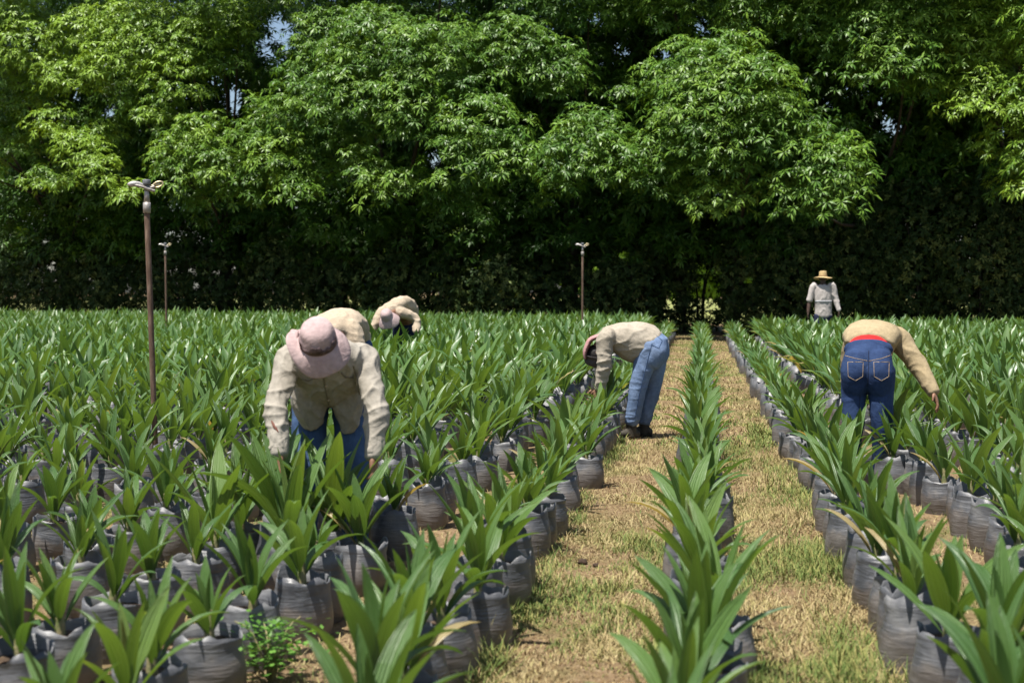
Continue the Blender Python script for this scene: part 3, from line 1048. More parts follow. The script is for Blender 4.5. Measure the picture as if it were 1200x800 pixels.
# the crowns above the picture's edge: they shade everything below
for px in range(-60, 1300, 62):
    for py, o in ((-40, -2.0), (-95, -1.6), (-150, -.8), (-205, .2), (-250, 1.5)):
        CLUMPS.append((px + random.uniform(-24, 24), py + random.uniform(-18, 18), 52, 42, o + random.uniform(-.6, .6), .55))
for px in (-90, -40, 1240, 1290):
    for py in (40, 120, 200):
        CLUMPS.append((px, py, 50, 40, -2.2, .6))
# dim boughs in the recesses, leaf colour darkened to deepen the shade
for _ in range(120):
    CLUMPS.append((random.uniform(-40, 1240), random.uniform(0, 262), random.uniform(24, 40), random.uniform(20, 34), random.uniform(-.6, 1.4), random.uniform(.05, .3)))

for _ in range(70):  # lower boughs, leaf colour likewise darkened for shade
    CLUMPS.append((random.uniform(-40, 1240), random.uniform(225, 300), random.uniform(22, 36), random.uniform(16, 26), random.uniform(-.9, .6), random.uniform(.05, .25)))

TREES = [   # px of the trunk, hue material, name, label
    (75, M_mango_y, 'yellow-green mango tree at the far left behind the rusty sprinkler'),
    (262, M_mango_y, 'leafy mango tree with a sky gap, behind the thin far sprinkler'),
    (470, M_mango_g, 'broad domed mango tree behind the two workers in pink hats'),
    (668, M_mango_g, 'mango tree with low drooping boughs above the pale-headed sprinkler'),
    (856, M_mango_g, 'big rounded mango tree at the end of the grass paths'),
    (1030, M_mango_g, 'dark mango tree with a sky gap behind the straw-hatted man'),
    (1185, M_mango_y, 'mango tree at the right edge with yellow-green hanging sprays'),
]
tree_c = [[] for _ in TREES]
for c in CLUMPS:
    k = min(range(len(TREES)), key=lambda i: abs(TREES[i][0] - c[0] + random.uniform(-25, 25)))
    tree_c[k].append(c)


def trunk_mesh(parts):
    return merge(parts)


def build_tree(k):
    px, mat, label = TREES[k]
    base = at_line(px, 342, 1.5)
    base.z = 0
    root = empty('mango_tree', base)
    bvec = np.array(base)
    Ps, As, Sz, Va = [], [], [], []
    tops = []
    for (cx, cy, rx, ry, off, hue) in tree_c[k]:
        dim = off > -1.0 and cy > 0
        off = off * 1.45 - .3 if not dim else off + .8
        c = np.array(at_line(cx, cy, off))
        r = np.array([rx / PXM, min(rx, ry) / PXM * 1.05, ry / PXM])
        tops.append(c)
        nl = max(3, int(4 * PI * (r[0] * r[2]) / (0.62 if not dim else 1.1)))
        D = rand_rot(fib(nl))
        D = D[(D @ np.array([0, -0.55, 0.8])) > -0.5]
        for d in D:
            lc = c + d * r * random.uniform(0.6, 0.92)
            lr = random.uniform(0.26, 0.50)
            nrs = int(random.uniform(14, 20)) if cy > -30 else 11
            E = rand_rot(fib(nrs))
            E = E[E[:, 2] > -0.45]
            P = lc + E * lr * np.array([1.15, 1.0, 0.75]) + rng.normal(0, .06, E.shape)
            Ps.append(P)
            As.append(E * 0.6 + d * 0.3 + np.array([0, -0.2, 0.75]))
            Sz.append(rng.uniform(0.17, 0.29, len(P)))
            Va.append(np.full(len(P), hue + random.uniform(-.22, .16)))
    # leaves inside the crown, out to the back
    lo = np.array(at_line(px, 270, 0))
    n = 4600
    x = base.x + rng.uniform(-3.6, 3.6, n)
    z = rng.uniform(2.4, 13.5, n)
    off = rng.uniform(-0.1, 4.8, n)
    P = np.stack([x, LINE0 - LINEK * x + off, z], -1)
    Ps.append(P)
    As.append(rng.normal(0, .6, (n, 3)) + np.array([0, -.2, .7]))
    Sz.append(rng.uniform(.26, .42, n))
    Va.append(rng.uniform(0, .25, n))  # old-leaf tone, kept dark to paint shade into the gaps
    P = np.vstack(Ps)
    A = np.vstack(As)
    S = np.concatenate(Sz)
    Vv = np.concatenate(Va)
    keep = hole_mask(P)
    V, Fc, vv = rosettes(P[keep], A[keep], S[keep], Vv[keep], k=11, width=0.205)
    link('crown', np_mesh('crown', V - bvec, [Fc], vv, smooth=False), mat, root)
    # trunk and limbs
    parts = []
    th = random.uniform(2.4, 3.2)
    r0 = random.uniform(.24, .32)
    ln = random.uniform(-.3, .3)
    parts.append(loft([(0, 0, -.2), (ln * .2, 0, .4), (ln * .6, .1, th * .6), (ln, .1, th), (ln * 1.2, .3, th + 2.2), (ln, .5, 9.5)], [r0 * 1.35, r0, r0 * .86, r0 * .8, r0 * .55, r0 * .2], n=14, k=4))
    random.shuffle(tops)
    vis = [t for t in tops if t[1] < LINE0 - LINEK * t[0] + 1][:8]
    for t in vis:
        e = t - bvec
        s_ = np.array([ln, .1, th + random.uniform(-.2, 2.0)])
        m_ = s_ * .45 + e * .55 + np.array([random.uniform(-.3, .3), random.uniform(.2, .6), random.uniform(-.1, .5)])
        parts.append(loft([s_, s_ * .75 + m_ * .25 + np.array([0, 0, .15]), m_, e], [r0 * .36, r0 * .28, r0 * .16, .02], n=8, k=3, side=(1, .2, .1)))
    simple('trunk', parts, M_bark, root)
    tag(root, label, 'tree', 'mango trees along the far edge of the field')


for k in range(len(TREES)):
    build_tree(k)

# second line of trees, deep in shade behind
for i, px in enumerate([-20, 130, 300, 455, 610, 765, 935, 1090, 1230]):
    base = at_line(px, 342, 6.2 + random.uniform(-.6, .6))
    base.z = 0
    root = empty('mango_tree', base)
    n = 3400
    D = rng.normal(0, 1, (n, 3))
    D /= np.linalg.norm(D, axis=1)[:, None]
    P = D * np.array([3.6, 2.4, 6.6]) * (rng.random((n, 1)) ** .4) + np.array([0, 0, 8.0])
    keep = hole_mask(P + np.array(base))
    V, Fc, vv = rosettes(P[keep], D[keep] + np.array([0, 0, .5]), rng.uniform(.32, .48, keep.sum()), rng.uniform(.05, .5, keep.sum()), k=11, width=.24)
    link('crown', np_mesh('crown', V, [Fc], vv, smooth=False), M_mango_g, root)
    simple('trunk', [loft([(0, 0, -.2), (.05, 0, 1), (.1, .1, 3), (0, .2, 8)], [.3, .24, .2, .08], n=12, k=3)], M_bark, root)
    nm = ['leftmost', 'second from the left', 'third from the left', 'fourth from the left', 'middle', 'fourth from the right', 'third from the right', 'second from the right', 'rightmost'][i]
    tag(root, 'dark shaded tree in the second line behind the mango trees, ' + nm, 'tree', 'shaded trees in the second line')


# understory: dark bushes under the canopy
def bush(px, off, wd, h, seed, label, sun_flecks=0.06):
    base = at_line(px, 342, off)
    base.z = 0
    root = empty('understory_bush', base)
    n = int(1250 * wd * h / 4)
    D = rng.normal(0, 1, (n, 3))
    D /= np.linalg.norm(D, axis=1)[:, None]
    lump = np.array([mnoise.noise(Vector(d * 2.1 + np.array([seed, 0, 0]))) for d in D])
    P = D * np.array([wd, 1.0, h * .56]) * (1 + .25 * lump)[:, None] * (rng.random((n, 1)) ** .3) + np.array([0, 0, h * .48])
    fl = np.array([mnoise.noise(Vector((p_[0] * 1.3 + seed, p_[1], p_[2] * 1.3))) > .22 for p_ in P]).astype(float)
    keep = (P[:, 2] > .05) & hole_mask(P + np.array(base), .4)
    P, D = P[keep], D[keep]
    V, Fc, vv = rosettes(P, D + rng.normal(0, .4, D.shape), rng.uniform(.085, .17, len(P)), np.where(rng.random(len(P)) < sun_flecks * (1 + 5 * fl[keep]), .95, rng.uniform(.1, .6, len(P))), k=8, width=.38, droop=.35)  # some leaves coloured pale to stand in for sun flecks
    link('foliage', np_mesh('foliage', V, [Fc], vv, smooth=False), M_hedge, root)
    st = []
    for j in range(4):
        a = random.uniform(0, 6.28)
        st.append(loft([(math.cos(a) * .1, math.sin(a) * .1, -.1), (math.cos(a) * .25, math.sin(a) * .25, h * .4), (math.cos(a) * wd * .5, math.sin(a) * .5, h * .8)], [.04, .03, .012], n=8, k=3))
    simple('stem', st, M_bark, root)
    tag(root, label, 'bush', 'dark bushes under the mango trees')


BUSH = [(-10, .2, 1.6, 3.4), (62, .6, 1.6, 3.8), (130, .9, 1.5, 3.2), (205, .4, 1.6, 3.5), (265, .9, 1.4, 3.0), (335, .4, 1.6, 3.6), (400, .9, 1.5, 3.2), (462, .5, 1.6, 3.2), (525, .9, 1.6, 3.0), (588, .5, 1.5, 2.9),
        (650, 1.0, 1.3, 2.6), (708, .7, 1.2, 2.7), (752, 1.0, 1.2, 3.2), (806, 2.2, 1.4, 3.4), (880, .9, 1.3, 3.4), (945, .4, 1.6, 3.8), (1012, .2, 1.7, 4.4), (1080, .0, 1.8, 4.8), (1150, .0, 1.8, 4.8), (1215, .2, 1.7, 4.4)]
BL = ['left end of the hedge', 'behind the left edge seedlings', 'left of the rusty pipe', 'between the two left sprinklers', 'right of the thin left sprinkler', 'above and left of the front worker', 'above the front worker', 'behind the small stooping worker',
      'right of the small stooping worker', 'halfway along the hedge', 'left of the pale-headed sprinkler', 'right of the pale-headed sprinkler', 'left of the bright gap at the path end', 'set back behind the bright gap at the path end', 'right of the bright gap at the path end',
      'just left of the straw-hatted man', 'just right of the straw-hatted man', 'above the red-belted worker', 'right of the red-belted worker', 'right end of the hedge']
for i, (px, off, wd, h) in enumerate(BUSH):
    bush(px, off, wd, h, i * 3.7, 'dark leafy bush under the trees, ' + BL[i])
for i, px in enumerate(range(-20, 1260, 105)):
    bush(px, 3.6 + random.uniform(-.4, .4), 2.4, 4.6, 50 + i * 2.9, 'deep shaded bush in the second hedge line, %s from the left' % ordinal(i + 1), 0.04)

for i, px in enumerate((430, 560, 690, 800, 850, 960)):
    r_ = ray(px, 342)
    base = Vector((r_.x / r_.y * 96, 96.0, 0))
    root = empty('far_tree', base)
    n = 900
    D = rng.normal(0, 1, (n, 3))
    D /= np.linalg.norm(D, axis=1)[:, None]
    P = D * np.array([5.5, 3, 3.6]) * (rng.random((n, 1)) ** .35) + np.array([0, 0, 4.4])
    V, Fc, vv = rosettes(P, D + np.array([0, 0, .5]), rng.uniform(.5, .8, n), rng.uniform(.4, 1, n), k=9, width=.4)
    link('crown', np_mesh('crown', V, [Fc], vv, smooth=False), M_mango_y, root)
    simple('trunk', [loft([(0, 0, -.2), (.1, 0, 2), (0, 0, 5)], [.3, .25, .1], n=10, k=2)], M_bark, root)
    tag(root, 'sunlit tree across the meadow, glimpsed through the hedge, %s from the left' % ordinal(i + 1), 'tree', 'far trees across the meadow')

# ------------------------------------------------------------------ people



class Person:
    def __init__(self, key, label):
        self.g = PP[key]
        self.az = math.atan2(self.g.x, self.g.y)
        self.M = Matrix.Translation(self.g) @ Matrix.Rotation(-self.az, 4, 'Z')
        self.MI = self.M.inverted()
        self.label = label

    def p(self, px, py, dy=0.0):
        """local point whose picture position is (px, py) at local depth dy (away from the camera)"""
        o = self.MI @ Vector((0, 0, CAMH))
        d = self.MI.to_3x3() @ ray(px, py)
        t = (dy - o.y) / d.y
        return np.array(o + d * t)

    def on(self, bvh, px, py, lift=0.002):
        o = self.MI @ Vector((0, 0, CAMH))
        d = (self.MI.to_3x3() @ ray(px, py)).normalized()
        h = bvh.ray_cast(o, d)
        if h[0] is None:
            return None
        return np.array(h[0] + h[1] * lift)

    def seam(self, name, obj, pix, r, mat, k=6):
        """a stitched line laid along the surface of a garment"""
        bvh = BVHTree.FromPolygons([v.co for v in obj.data.vertices], [p_.vertices for p_ in obj.data.polygons])
        pts = []
        for a, b in zip(pix[:-1], pix[1:]):
            for t in np.linspace(0, 1, k, endpoint=False):
                q = self.on(bvh, a[0] + (b[0] - a[0]) * t, a[1] + (b[1] - a[1]) * t, r * .4)
                if q is not None:
                    pts.append(q)
        q = self.on(bvh, *pix[-1], r * .4)
        if q is not None:
            pts.append(q)
        if len(pts) > 2:
            return simple(name, [loft(pts, [r] * len(pts), n=6, k=1)], mat, obj)

    def place(self, body):
        body.location = self.g
        body.rotation_euler = (0, 0, -self.az)
        tag(body, self.label, 'person', 'field workers')
        return body


def hand(wrist, fwd, palm_n, L=0.18, curl=0.5, thumb_side=1):
    """hand from the wrist along fwd; palm_n = direction the palm faces; five fingers"""
    f = np.array(fwd, float)
    f /= np.linalg.norm(f)
    nrm = np.array(palm_n, float)
    nrm -= f * np.dot(nrm, f)
    nrm /= np.linalg.norm(nrm)
    s = np.cross(f, nrm) * thumb_side
    w = np.array(wrist)
    out = [loft([w - f * .03, w, w + f * .04, w + f * .085], [(.027, .020), (.029, .020), (.044, .019), (.044, .016)], side=s, n=14, k=3)]
    for i, (o, ln) in enumerate([(.030, .072), (.010, .080), (-.011, .075), (-.031, .058)]):
        b = w + f * (.082 - .006 * abs(i - 1)) + s * o
        d1 = f + s * o * 3
        d1 /= np.linalg.norm(d1)
        p1 = b + d1 * ln * .45
        d2 = d1 * math.cos(curl) + nrm * math.sin(curl)
        p2 = p1 + d2 * ln * .33
        d3 = d1 * math.cos(curl * 1.8) + nrm * math.sin(curl * 1.8)
        p3 = p2 + d3 * ln * .25
        out.append(loft([b - d1 * .02, b, p1, p2, p3], [.0108, .0108, .010, .0095, .008], side=s, n=8, k=2))
    tb = w + f * .025 + s * .030
    td = f * .65 + s * .65 + nrm * .3
    td /= np.linalg.norm(td)
    td2 = f * .85 + s * .2 + nrm * .45
    td2 /= np.linalg.norm(td2)
    out.append(loft([tb - td * .02, tb, tb + td * .035, tb + td * .035 + td2 * .03], [.013, .013, .0105, .008], side=nrm, n=8, k=2))
    return out


def head_parts(c, up, face, s=1.0):
    """skull, jaw, nose, ears, lips, brow; returns body parts and (eyes) centres; c = head centre"""
    up = np.array(up, float)
    up /= np.linalg.norm(up)
    f = np.array(face, float)
    f -= up * np.dot(f, up)
    f /= np.linalg.norm(f)
    r = np.cross(f, up)
    c = np.array(c)
    ax = [r, f, up]

    def q(x, y, z):
        return c + (r * x + f * y + up * z) * s
    parts = [ellipsoid(q(0, -.01, .025), np.array([.074, .094, .092]) * s, ax), ellipsoid(q(0, .022, -.045), np.array([.056, .066, .066]) * s, ax),
             ellipsoid(q(0, .062, -.088), np.array([.024, .022, .022]) * s, ax),
             loft([q(0, .082, .008), q(0, .094, -.012), q(0, .108, -.034), q(0, .090, -.042)], [.008 * s, .010 * s, .014 * s, .010 * s], side=r, n=10, k=3),
             ellipsoid(q(0, .084, -.066), np.array([.022, .012, .0055]) * s, ax), ellipsoid(q(0, .082, -.075), np.array([.019, .012, .006]) * s, ax),
             ellipsoid(q(.031, .078, .018), np.array([.022, .014, .007]) * s, ax), ellipsoid(q(-.031, .078, .018), np.array([.022, .014, .007]) * s, ax),
             ellipsoid(q(.076, -.006, -.012), np.array([.009, .019, .031]) * s, ax), ellipsoid(q(-.076, -.006, -.012), np.array([.009, .019, .031]) * s, ax)]
    eyes = [q(.030, .077, .001), q(-.030, .077, .001)]
    return parts, eyes, (r, f, up), q


def hat_mesh(c, r, f, u, crown=.105, rin=(.084, .102), rout=(.16, .18), droop=.05, wav=.012, flat=.55, seed=0.0, lift=None, soft=0):
    """soft or straw hat: crown and brim as one turned sheet with thickness"""
    n = 56
    prof = []     # (0..1 blend inner->outer, z)
    for t in np.linspace(1, 0, 7):
        prof.append(('b', t))
    rows = []
    ang = np.arange(n) / n * 2 * PI
    for kind, t in prof:
        row = []
        for a in ang:
            ra = rin[0] + (rout[0] - rin[0]) * t
            rb = rin[1] + (rout[1] - rin[1]) * t
            z = -droop * t ** 1.5 + wav * t * (math.sin(2 * a + seed) + .6 * math.sin(3 * a + seed * 2))
            if lift:
                z += lift(a) * t ** 1.3
            row.append((ra * math.cos(a), rb * math.sin(a), z))
        rows.append(row)
    for hh, sc_ in (((.2, .985), (.42, .95), (.62, .89), (.79, .79), (.91, .63), (.975, .42), (1.0, .2)) if soft else ((.25, 1.0), (.5, .985), (.75, .95), (.9, .90), (.98, .78), (1.0, flat), (.985, .25))):
        row = []
        for a in ang:
            k = 1 + (.08 if soft else .03) * mnoise.noise(Vector((math.cos(a) * 1.5 + seed, math.sin(a) * 1.5, hh * 3)))
            row.append((rin[0] * sc_ * k * math.cos(a), rin[1] * sc_ * k * math.sin(a), crown * hh))
        rows.append(row)
    outer = np.array(rows)
    inner = outer.copy()
    inner[:, :, 2] -= .004
    inner[7:, :, :2] *= .96
    inner = inner[::-1]
    top_o = np.array([[0, 0, crown * .98]])
    top_i = np.array([[0, 0, crown * .98 - .005]])
    nr = len(outer)
    L = np.vstack([outer.reshape(-1, 3), inner.reshape(-1, 3), top_o, top_i])
    V = np.array(c) + L[:, :1] * r + L[:, 1:2] * f + L[:, 2:] * u
    io = np.arange(nr * n).reshape(nr, n)
    ii = io + nr * n
    seq = np.vstack([ii, io])      # inner (top..brim edge) then outer (brim edge..top)
    a, b = seq[:-1], seq[1:]
    Q = np.stack([a, np.roll(a, -1, 1), np.roll(b, -1, 1), b], -1).reshape(-1, 4)
    to, ti = 2 * nr * n, 2 * nr * n + 1
    T = np.vstack([np.stack([io[-1], np.roll(io[-1], -1), np.full(n, to)], -1), np.stack([np.roll(ii[0], -1), ii[0], np.full(n, ti)], -1)])
    return V, Q, T


def band_mesh(c, r, f, u, rin, z0, z1, grow=.003, a0=0, a1=2 * PI, wavy=0.0):
    n = 40
    ang = np.linspace(a0, a1, n)
    rows = []
    for z, g in ((z0, 0), (z0, grow), (z1, grow), (z1, 0)):
        rows.append([np.array(c) + r * (rin[0] + g) * math.cos(a) + f * (rin[1] + g) * math.sin(a) + u * (z + (wavy * math.sin(a * 5 + math.sin(a * 11)) * .5 if z > z0 else 0)) for a in ang])
    V = np.array(rows).reshape(-1, 3)
    i = np.arange(4 * n).reshape(4, n)
    Q = np.stack([i[:-1, :-1], i[:-1, 1:], i[1:, 1:], i[1:, :-1]], -1).reshape(-1, 4)
    return V, Q, np.zeros((0, 3), int)


def boot(ank, toe_dir, name_parent, mat=None):
    d = np.array(toe_dir, float)
    d[2] = 0
    d /= np.linalg.norm(d)
    a = np.array([ank[0], ank[1], 0])
    s = np.cross(d, [0, 0, 1])
    b = fuse('boot', [loft([a + [0, 0, .02], a + [0, 0, .20]], [.046, .052], n=14, k=1),
                      loft([a - d * .06 + [0, 0, .04], a + [0, 0, .05], a + d * .10 + [0, 0, .045], a + d * .175 + [0, 0, .035]], [(.036, .038), (.042, .05), (.046, .038), (.034, .026)], side=s, n=14, k=3)],
             mat or M_boot, name_parent, voxel=.008, smooth=3)
    simple('sole', [loft([a - d * .07 + [0, 0, .012], a + [0, 0, .012], a + d * .11 + [0, 0, .012], a + d * .185 + [0, 0, .014]], [(.036, .013), (.040, .013), (.048, .013), (.034, .012)], side=s, n=14, k=3)], M_hair, b)
    return b


def leg_parts(hip, knee, ank, r=(.085, .058, .045), side=(1, 0, 0), ext=None):
    hip, knee, ank = map(np.array, (hip, knee, ank))
    return loft([hip, hip * .6 + knee * .4, knee, knee * .5 + ank * .5, ank], [r[0], r[0] * .9, r[1], r[1] * .92, r[2]], side=side, n=18, k=4)


def arm_parts(sh, el, wr, r=(.05, .042, .032), side=(0, 1, 0)):
    sh, el, wr = map(np.array, (sh, el, wr))
    return loft([sh, sh * .5 + el * .5, el, el * .5 + wr * .5, wr], [r[0], r[0] * .92, r[1], r[1] * .95, r[2]], side=side, n=16, k=4)


def buttons(body_parent, pts, nrm):
    for p_ in pts:
        V, Q, T = loft([np.array(p_), np.array(p_) + np.array(nrm) * .004], [.0065, .0065], n=10, k=1)
        simple('button', [(V, Q, T)], M_button, body_parent)


def eyes_obj(eyes, f, parent):
    for e in eyes:
        simple('eye', [ellipsoid(e, (.0115, .0115, .0115), n=12, m=8)], M_hair, parent)


# ---- worker 1: nearest, bending towards the camera, pink bucket hat
def worker_front():
    P = Person('front', 'nearest worker, bending to the camera in a pink brimmed hat, khaki shirt and jeans')
    p = P.p
    hipA, hipB = p(364, 446, .16), p(408, 446, .16)
    kneeA, kneeB = p(362, 545, .04), p(414, 545, .04)
    ankA, ankB = np.array([-.14, .06, .09]), np.array([.13, .06, .09])
    shA, shB = p(339, 421, -.20), p(426, 419, -.20)
    elA, elB = p(324, 477, -.34), p(441, 479, -.34)
    wrA, wrB = p(327, 529, -.44), p(438, 532, -.42)
    hc = p(374, 409, -.47)
    up = np.array([-.10, -.66, .74])
    face = np.array([.02, -.75, -.66])
    hp, eyes, (r, f, u), q = head_parts(hc, up, face)
    neck = p(382, 410, -.30)
    body = fuse('person', [loft([p(386, 445, .18), p(386, 438, 0), p(384, 424, -.2), neck], [(.14, .09), (.14, .11), (.16, .09), (.06, .055)], n=18, k=3),
                           loft([neck, q(0, -.02, -.06)], [.055, .052], n=14, k=1),
                           leg_parts(hipA, kneeA, ankA, (.07, .045, .036)), leg_parts(hipB, kneeB, ankB, (.07, .045, .036)),
                           arm_parts(shA, elA, wrA, (.045, .036, .028)), arm_parts(shB, elB, wrB, (.045, .036, .028))]
                + hp + hand(wrA, (.03, -.25, -1), (1, .3, .1), curl=.6, thumb_side=-1) + hand(wrB, (-.02, -.25, -1), (-1, .3, .1), curl=.6, thumb_side=1), M_skin, None, voxel=.0055, smooth=2)
    P.place(body)
    eyes_obj(eyes, f, body)
    # shirt: back, chest hanging loose, two front tails, sleeves
    tors = loft([p(386, 444, .24), p(386, 440, .10), p(385, 434, -.06), p(384, 424, -.20), p(382, 414, -.28), p(381, 410, -.33)],
                [(.165, .115), (.178, .15), (.180, .165), (.19, .125), (.16, .085), (.075, .06)], n=26, k=4)
    tailL = loft([p(366, 440, -.06), p(362, 475, -.03), p(366, 496, .0)], [(.085, .10), (.085, .07), (.055, .05)], n=16, k=3)
    tailR = loft([p(404, 440, -.06), p(408, 475, -.03), p(409, 503, .0)], [(.085, .10), (.08, .07), (.035, .04)], n=16, k=3)
    slA = loft([p(347, 417, -.19), shA, shA * .5 + elA * .5, elA, elA * .45 + wrA * .55, wrA + (wrA - elA) * -.04], [.060, .064, .057, .052, .048, .043], side=(0, 1, 0), n=18, k=4)
    slB = loft([p(418, 415, -.19), shB, shB * .5 + elB * .5, elB, elB * .45 + wrB * .55, wrB + (wrB - elB) * -.04], [.060, .066, .060, .054, .051, .044], side=(0, 1, 0), n=18, k=4)
    shirt = fuse('shirt', [tors, tailL, tailR, slA, slB], M_khaki, body, voxel=.0065, smooth=5,
                 wrinkle=wrinkler(.013, 11, (1.3, 1, .6), 3.0, folds=[(elA, .14, (0.35, .1, 1), .010, 62), (elB, .15, (-0.35, .1, 1), .011, 58), (p(384, 462, -.16), .16, (.8, 0, .5), .009, 45), (shA, .09, (.7, 0, .7), .005, 70), (shB, .09, (-.7, 0, .7), .006, 70), (wrA, .07, (0, 0, 1), .004, 120), (wrB, .07, (0, 0, 1), .004, 120)]))
    bvh = BVHTree.FromPolygons([v.co for v in shirt.data.vertices], [f_.vertices for f_ in shirt.data.polygons])
    # open rip on the sleeve, placket, buttons, pocket flaps
    a, b_, c_ = P.on(bvh, 318, 493, -.001), P.on(bvh, 321.5, 499, -.001), P.on(bvh, 326, 506, -.001)
    if a is not None and c_ is not None:
        simple('sleeve_rip', [loft([a, b_, c_], [(.003, .003), (.008, .004), (.003, .003)], side=(1, 0, .3), n=10, k=3)], M_rip, shirt)
    P.seam('placket', shirt, [(378, 438), (381, 455), (385, 474), (387, 492)], .0035, M_kseam)
    for px, py in ((383, 452), (385, 468), (387, 482)):
        q0 = P.on(bvh, px, py, .001)
        if q0 is not None:
            simple('button', [ellipsoid(q0, (.0085, .005, .0085), n=10, m=7)], M_button, shirt)
    P.seam('pocket_seam', shirt, [(399, 436), (405, 442), (413, 442)], .004, M_kseam)
    P.seam('pocket_seam', shirt, [(352, 444), (361, 446), (369, 443)], .003, M_kseam)
    P.seam('shoulder_seam', shirt, [(414, 428), (419, 445), (421, 462)], .003, M_kseam)
    for s_ in (-1, 1):
        cw = loft([p(382 + s_ * 3, 421, -.375), p(382 + s_ * 13, 429, -.37), p(382 + s_ * 16, 437, -.35)], [(.008, .010), (.020, .010), (.006, .006)], n=10, k=3)
        simple('collar', [cw], M_khaki, shirt)
    for s_, wr, el in ((-1, wrA, elA), (1, wrB, elB)):
        d = (wr - el) / np.linalg.norm(wr - el)
        simple('cuff', [loft([wr - d * .05, wr + d * .012], [.045, .043], side=(0, 1, 0), n=18, k=1)], M_khaki, shirt)
    jeans = fuse('jeans', [loft([p(386, 436, .24), p(386, 452, .16)], [(.165, .125), (.17, .13)], n=20, k=1),
                           leg_parts(hipA + [0, 0, .02], kneeA, ankA, (.100, .078, .068)), leg_parts(hipB + [0, 0, .02], kneeB, ankB, (.100, .078, .068))], M_jeans_m, body, voxel=.009, smooth=4,
                 wrinkle=wrinkler(.010, 7, (1, 1, .8), 8, folds=[(kneeA, .12, (0.3, 0, 1), .006, 70), (kneeB, .12, (-.3, 0, 1), .006, 70)]))
    boot(ankA, (0, -1, 0), body)
    boot(ankB, (.1, -1, 0), body)
    # hat
    c = hc + u * .048 - f * .005
    hat = simple('hat', [hat_mesh(c, r, f, u, crown=.100, rin=(.086, .099), rout=(.142, .154), droop=.048, wav=.022, seed=.8, flat=.66, soft=1,
                                  lift=lambda a: .055 * max(0, math.cos(a + .45)) ** 1.5 - .035 * max(0, -math.cos(a - .4)) - .022 * max(0, math.sin(a)) ** 2)], M_pink, body)
    simple('crown_shadow', [band_mesh(c, r, f, u, (.0875, .1005), .002, .040, .0020, PI * .14, PI * .92, wavy=.030)], M_hat_shadow, hat)  # mottled shadow at the crown front, painted as a dark strip
    simple('neck_flap', [loft([c + r * .10 - f * .02, c + r * .125 - f * .05 - u * .04, c + r * .12 - f * .10 - u * .10], [(.05, .006), (.06, .006), (.05, .005)], side=f, n=12, k=3)], M_pink, hat)
    return P, body


worker_front()


# ---- worker 2: behind the first, mostly hidden: back and one sleeve
def worker_second():
    P = Person('second', 'cream-shirted worker bending right behind the nearest worker, mostly hidden')
    p = P.p
    hipA, hipB = p(400, 404, .20), p(424, 404, .22)
    kneeA, kneeB = p(398, 455, .12), p(424, 455, .12)
    ankA, ankB = np.array([-.05, .12, .09]), np.array([.18, .12, .09])
    shA, shB = p(368, 393, -.22), p(414, 388, -.26)
    elA, elB = p(362, 422, -.30), p(420, 420, -.32)
    wrA, wrB = p(364, 450, -.38), p(416, 450, -.40)
    hc = p(380, 405, -.48)
    hp, eyes, (r, f, u), q = head_parts(hc, (-.1, -.8, .4), (0, -.4, -.9))
    neck = p(386, 394, -.34)
    body = fuse('person', [loft([p(412, 402, .22), p(404, 392, 0), p(392, 388, -.22), neck], [(.14, .09), (.14, .10), (.15, .08), (.055, .05)], n=16, k=3), loft([neck, q(0, -.02, -.06)], [.052, .05], k=1),
                           leg_parts(hipA, kneeA, ankA, (.07, .045, .036)), leg_parts(hipB, kneeB, ankB, (.07, .045, .036)), arm_parts(shA, elA, wrA, (.045, .036, .028)), arm_parts(shB, elB, wrB, (.045, .036, .028))]
                + hp + hand(wrA, (.0, -.2, -1), (1, .3, 0), thumb_side=-1) + hand(wrB, (0, -.2, -1), (-1, .3, 0)), M_skin, None, voxel=.007, smooth=2)
    P.place(body)
    eyes_obj(eyes, f, body)
    tors = loft([p(414, 398, .26), p(408, 384, .10), p(398, 379, -.06), p(391, 383, -.22), p(387, 390, -.32)], [(.16, .13), (.18, .15), (.20, .13), (.19, .10), (.07, .06)], n=24, k=4)
    slA = loft([p(374, 388, -.2), shA, elA, wrA], [.075, .078, .062, .05], side=(0, 1, 0), n=16, k=4)
    slB = loft([p(408, 384, -.2), shB, elB, wrB], [.078, .082, .066, .05], side=(0, 1, 0), n=16, k=4)
    fuse('shirt', [tors, slA, slB], M_cream, body, voxel=.012, smooth=4, wrinkle=wrinkler(.012, 8, (1, 1, 1), 1, folds=[(shB, .14, (.5, 0, .8), .009, 60), (elB, .12, (0, 0, 1), .007, 60)]))
    fuse('jeans', [loft([p(414, 400, .25), p(412, 412, .2)], [(.16, .12), (.165, .12)], k=1), leg_parts(hipA, kneeA, ankA, (.10, .078, .068)), leg_parts(hipB, kneeB, ankB, (.10, .078, .068))], M_jeans_m, body, voxel=.014, smooth=3)
    boot(ankA, (0, -1, 0), body)
    boot(ankB, (0, -1, 0), body)
    simple('hat', [hat_mesh(hc + u * .04, r, f, u, rin=(.088, .102), rout=(.15, .17), seed=2)], M_pink, body)


worker_second()


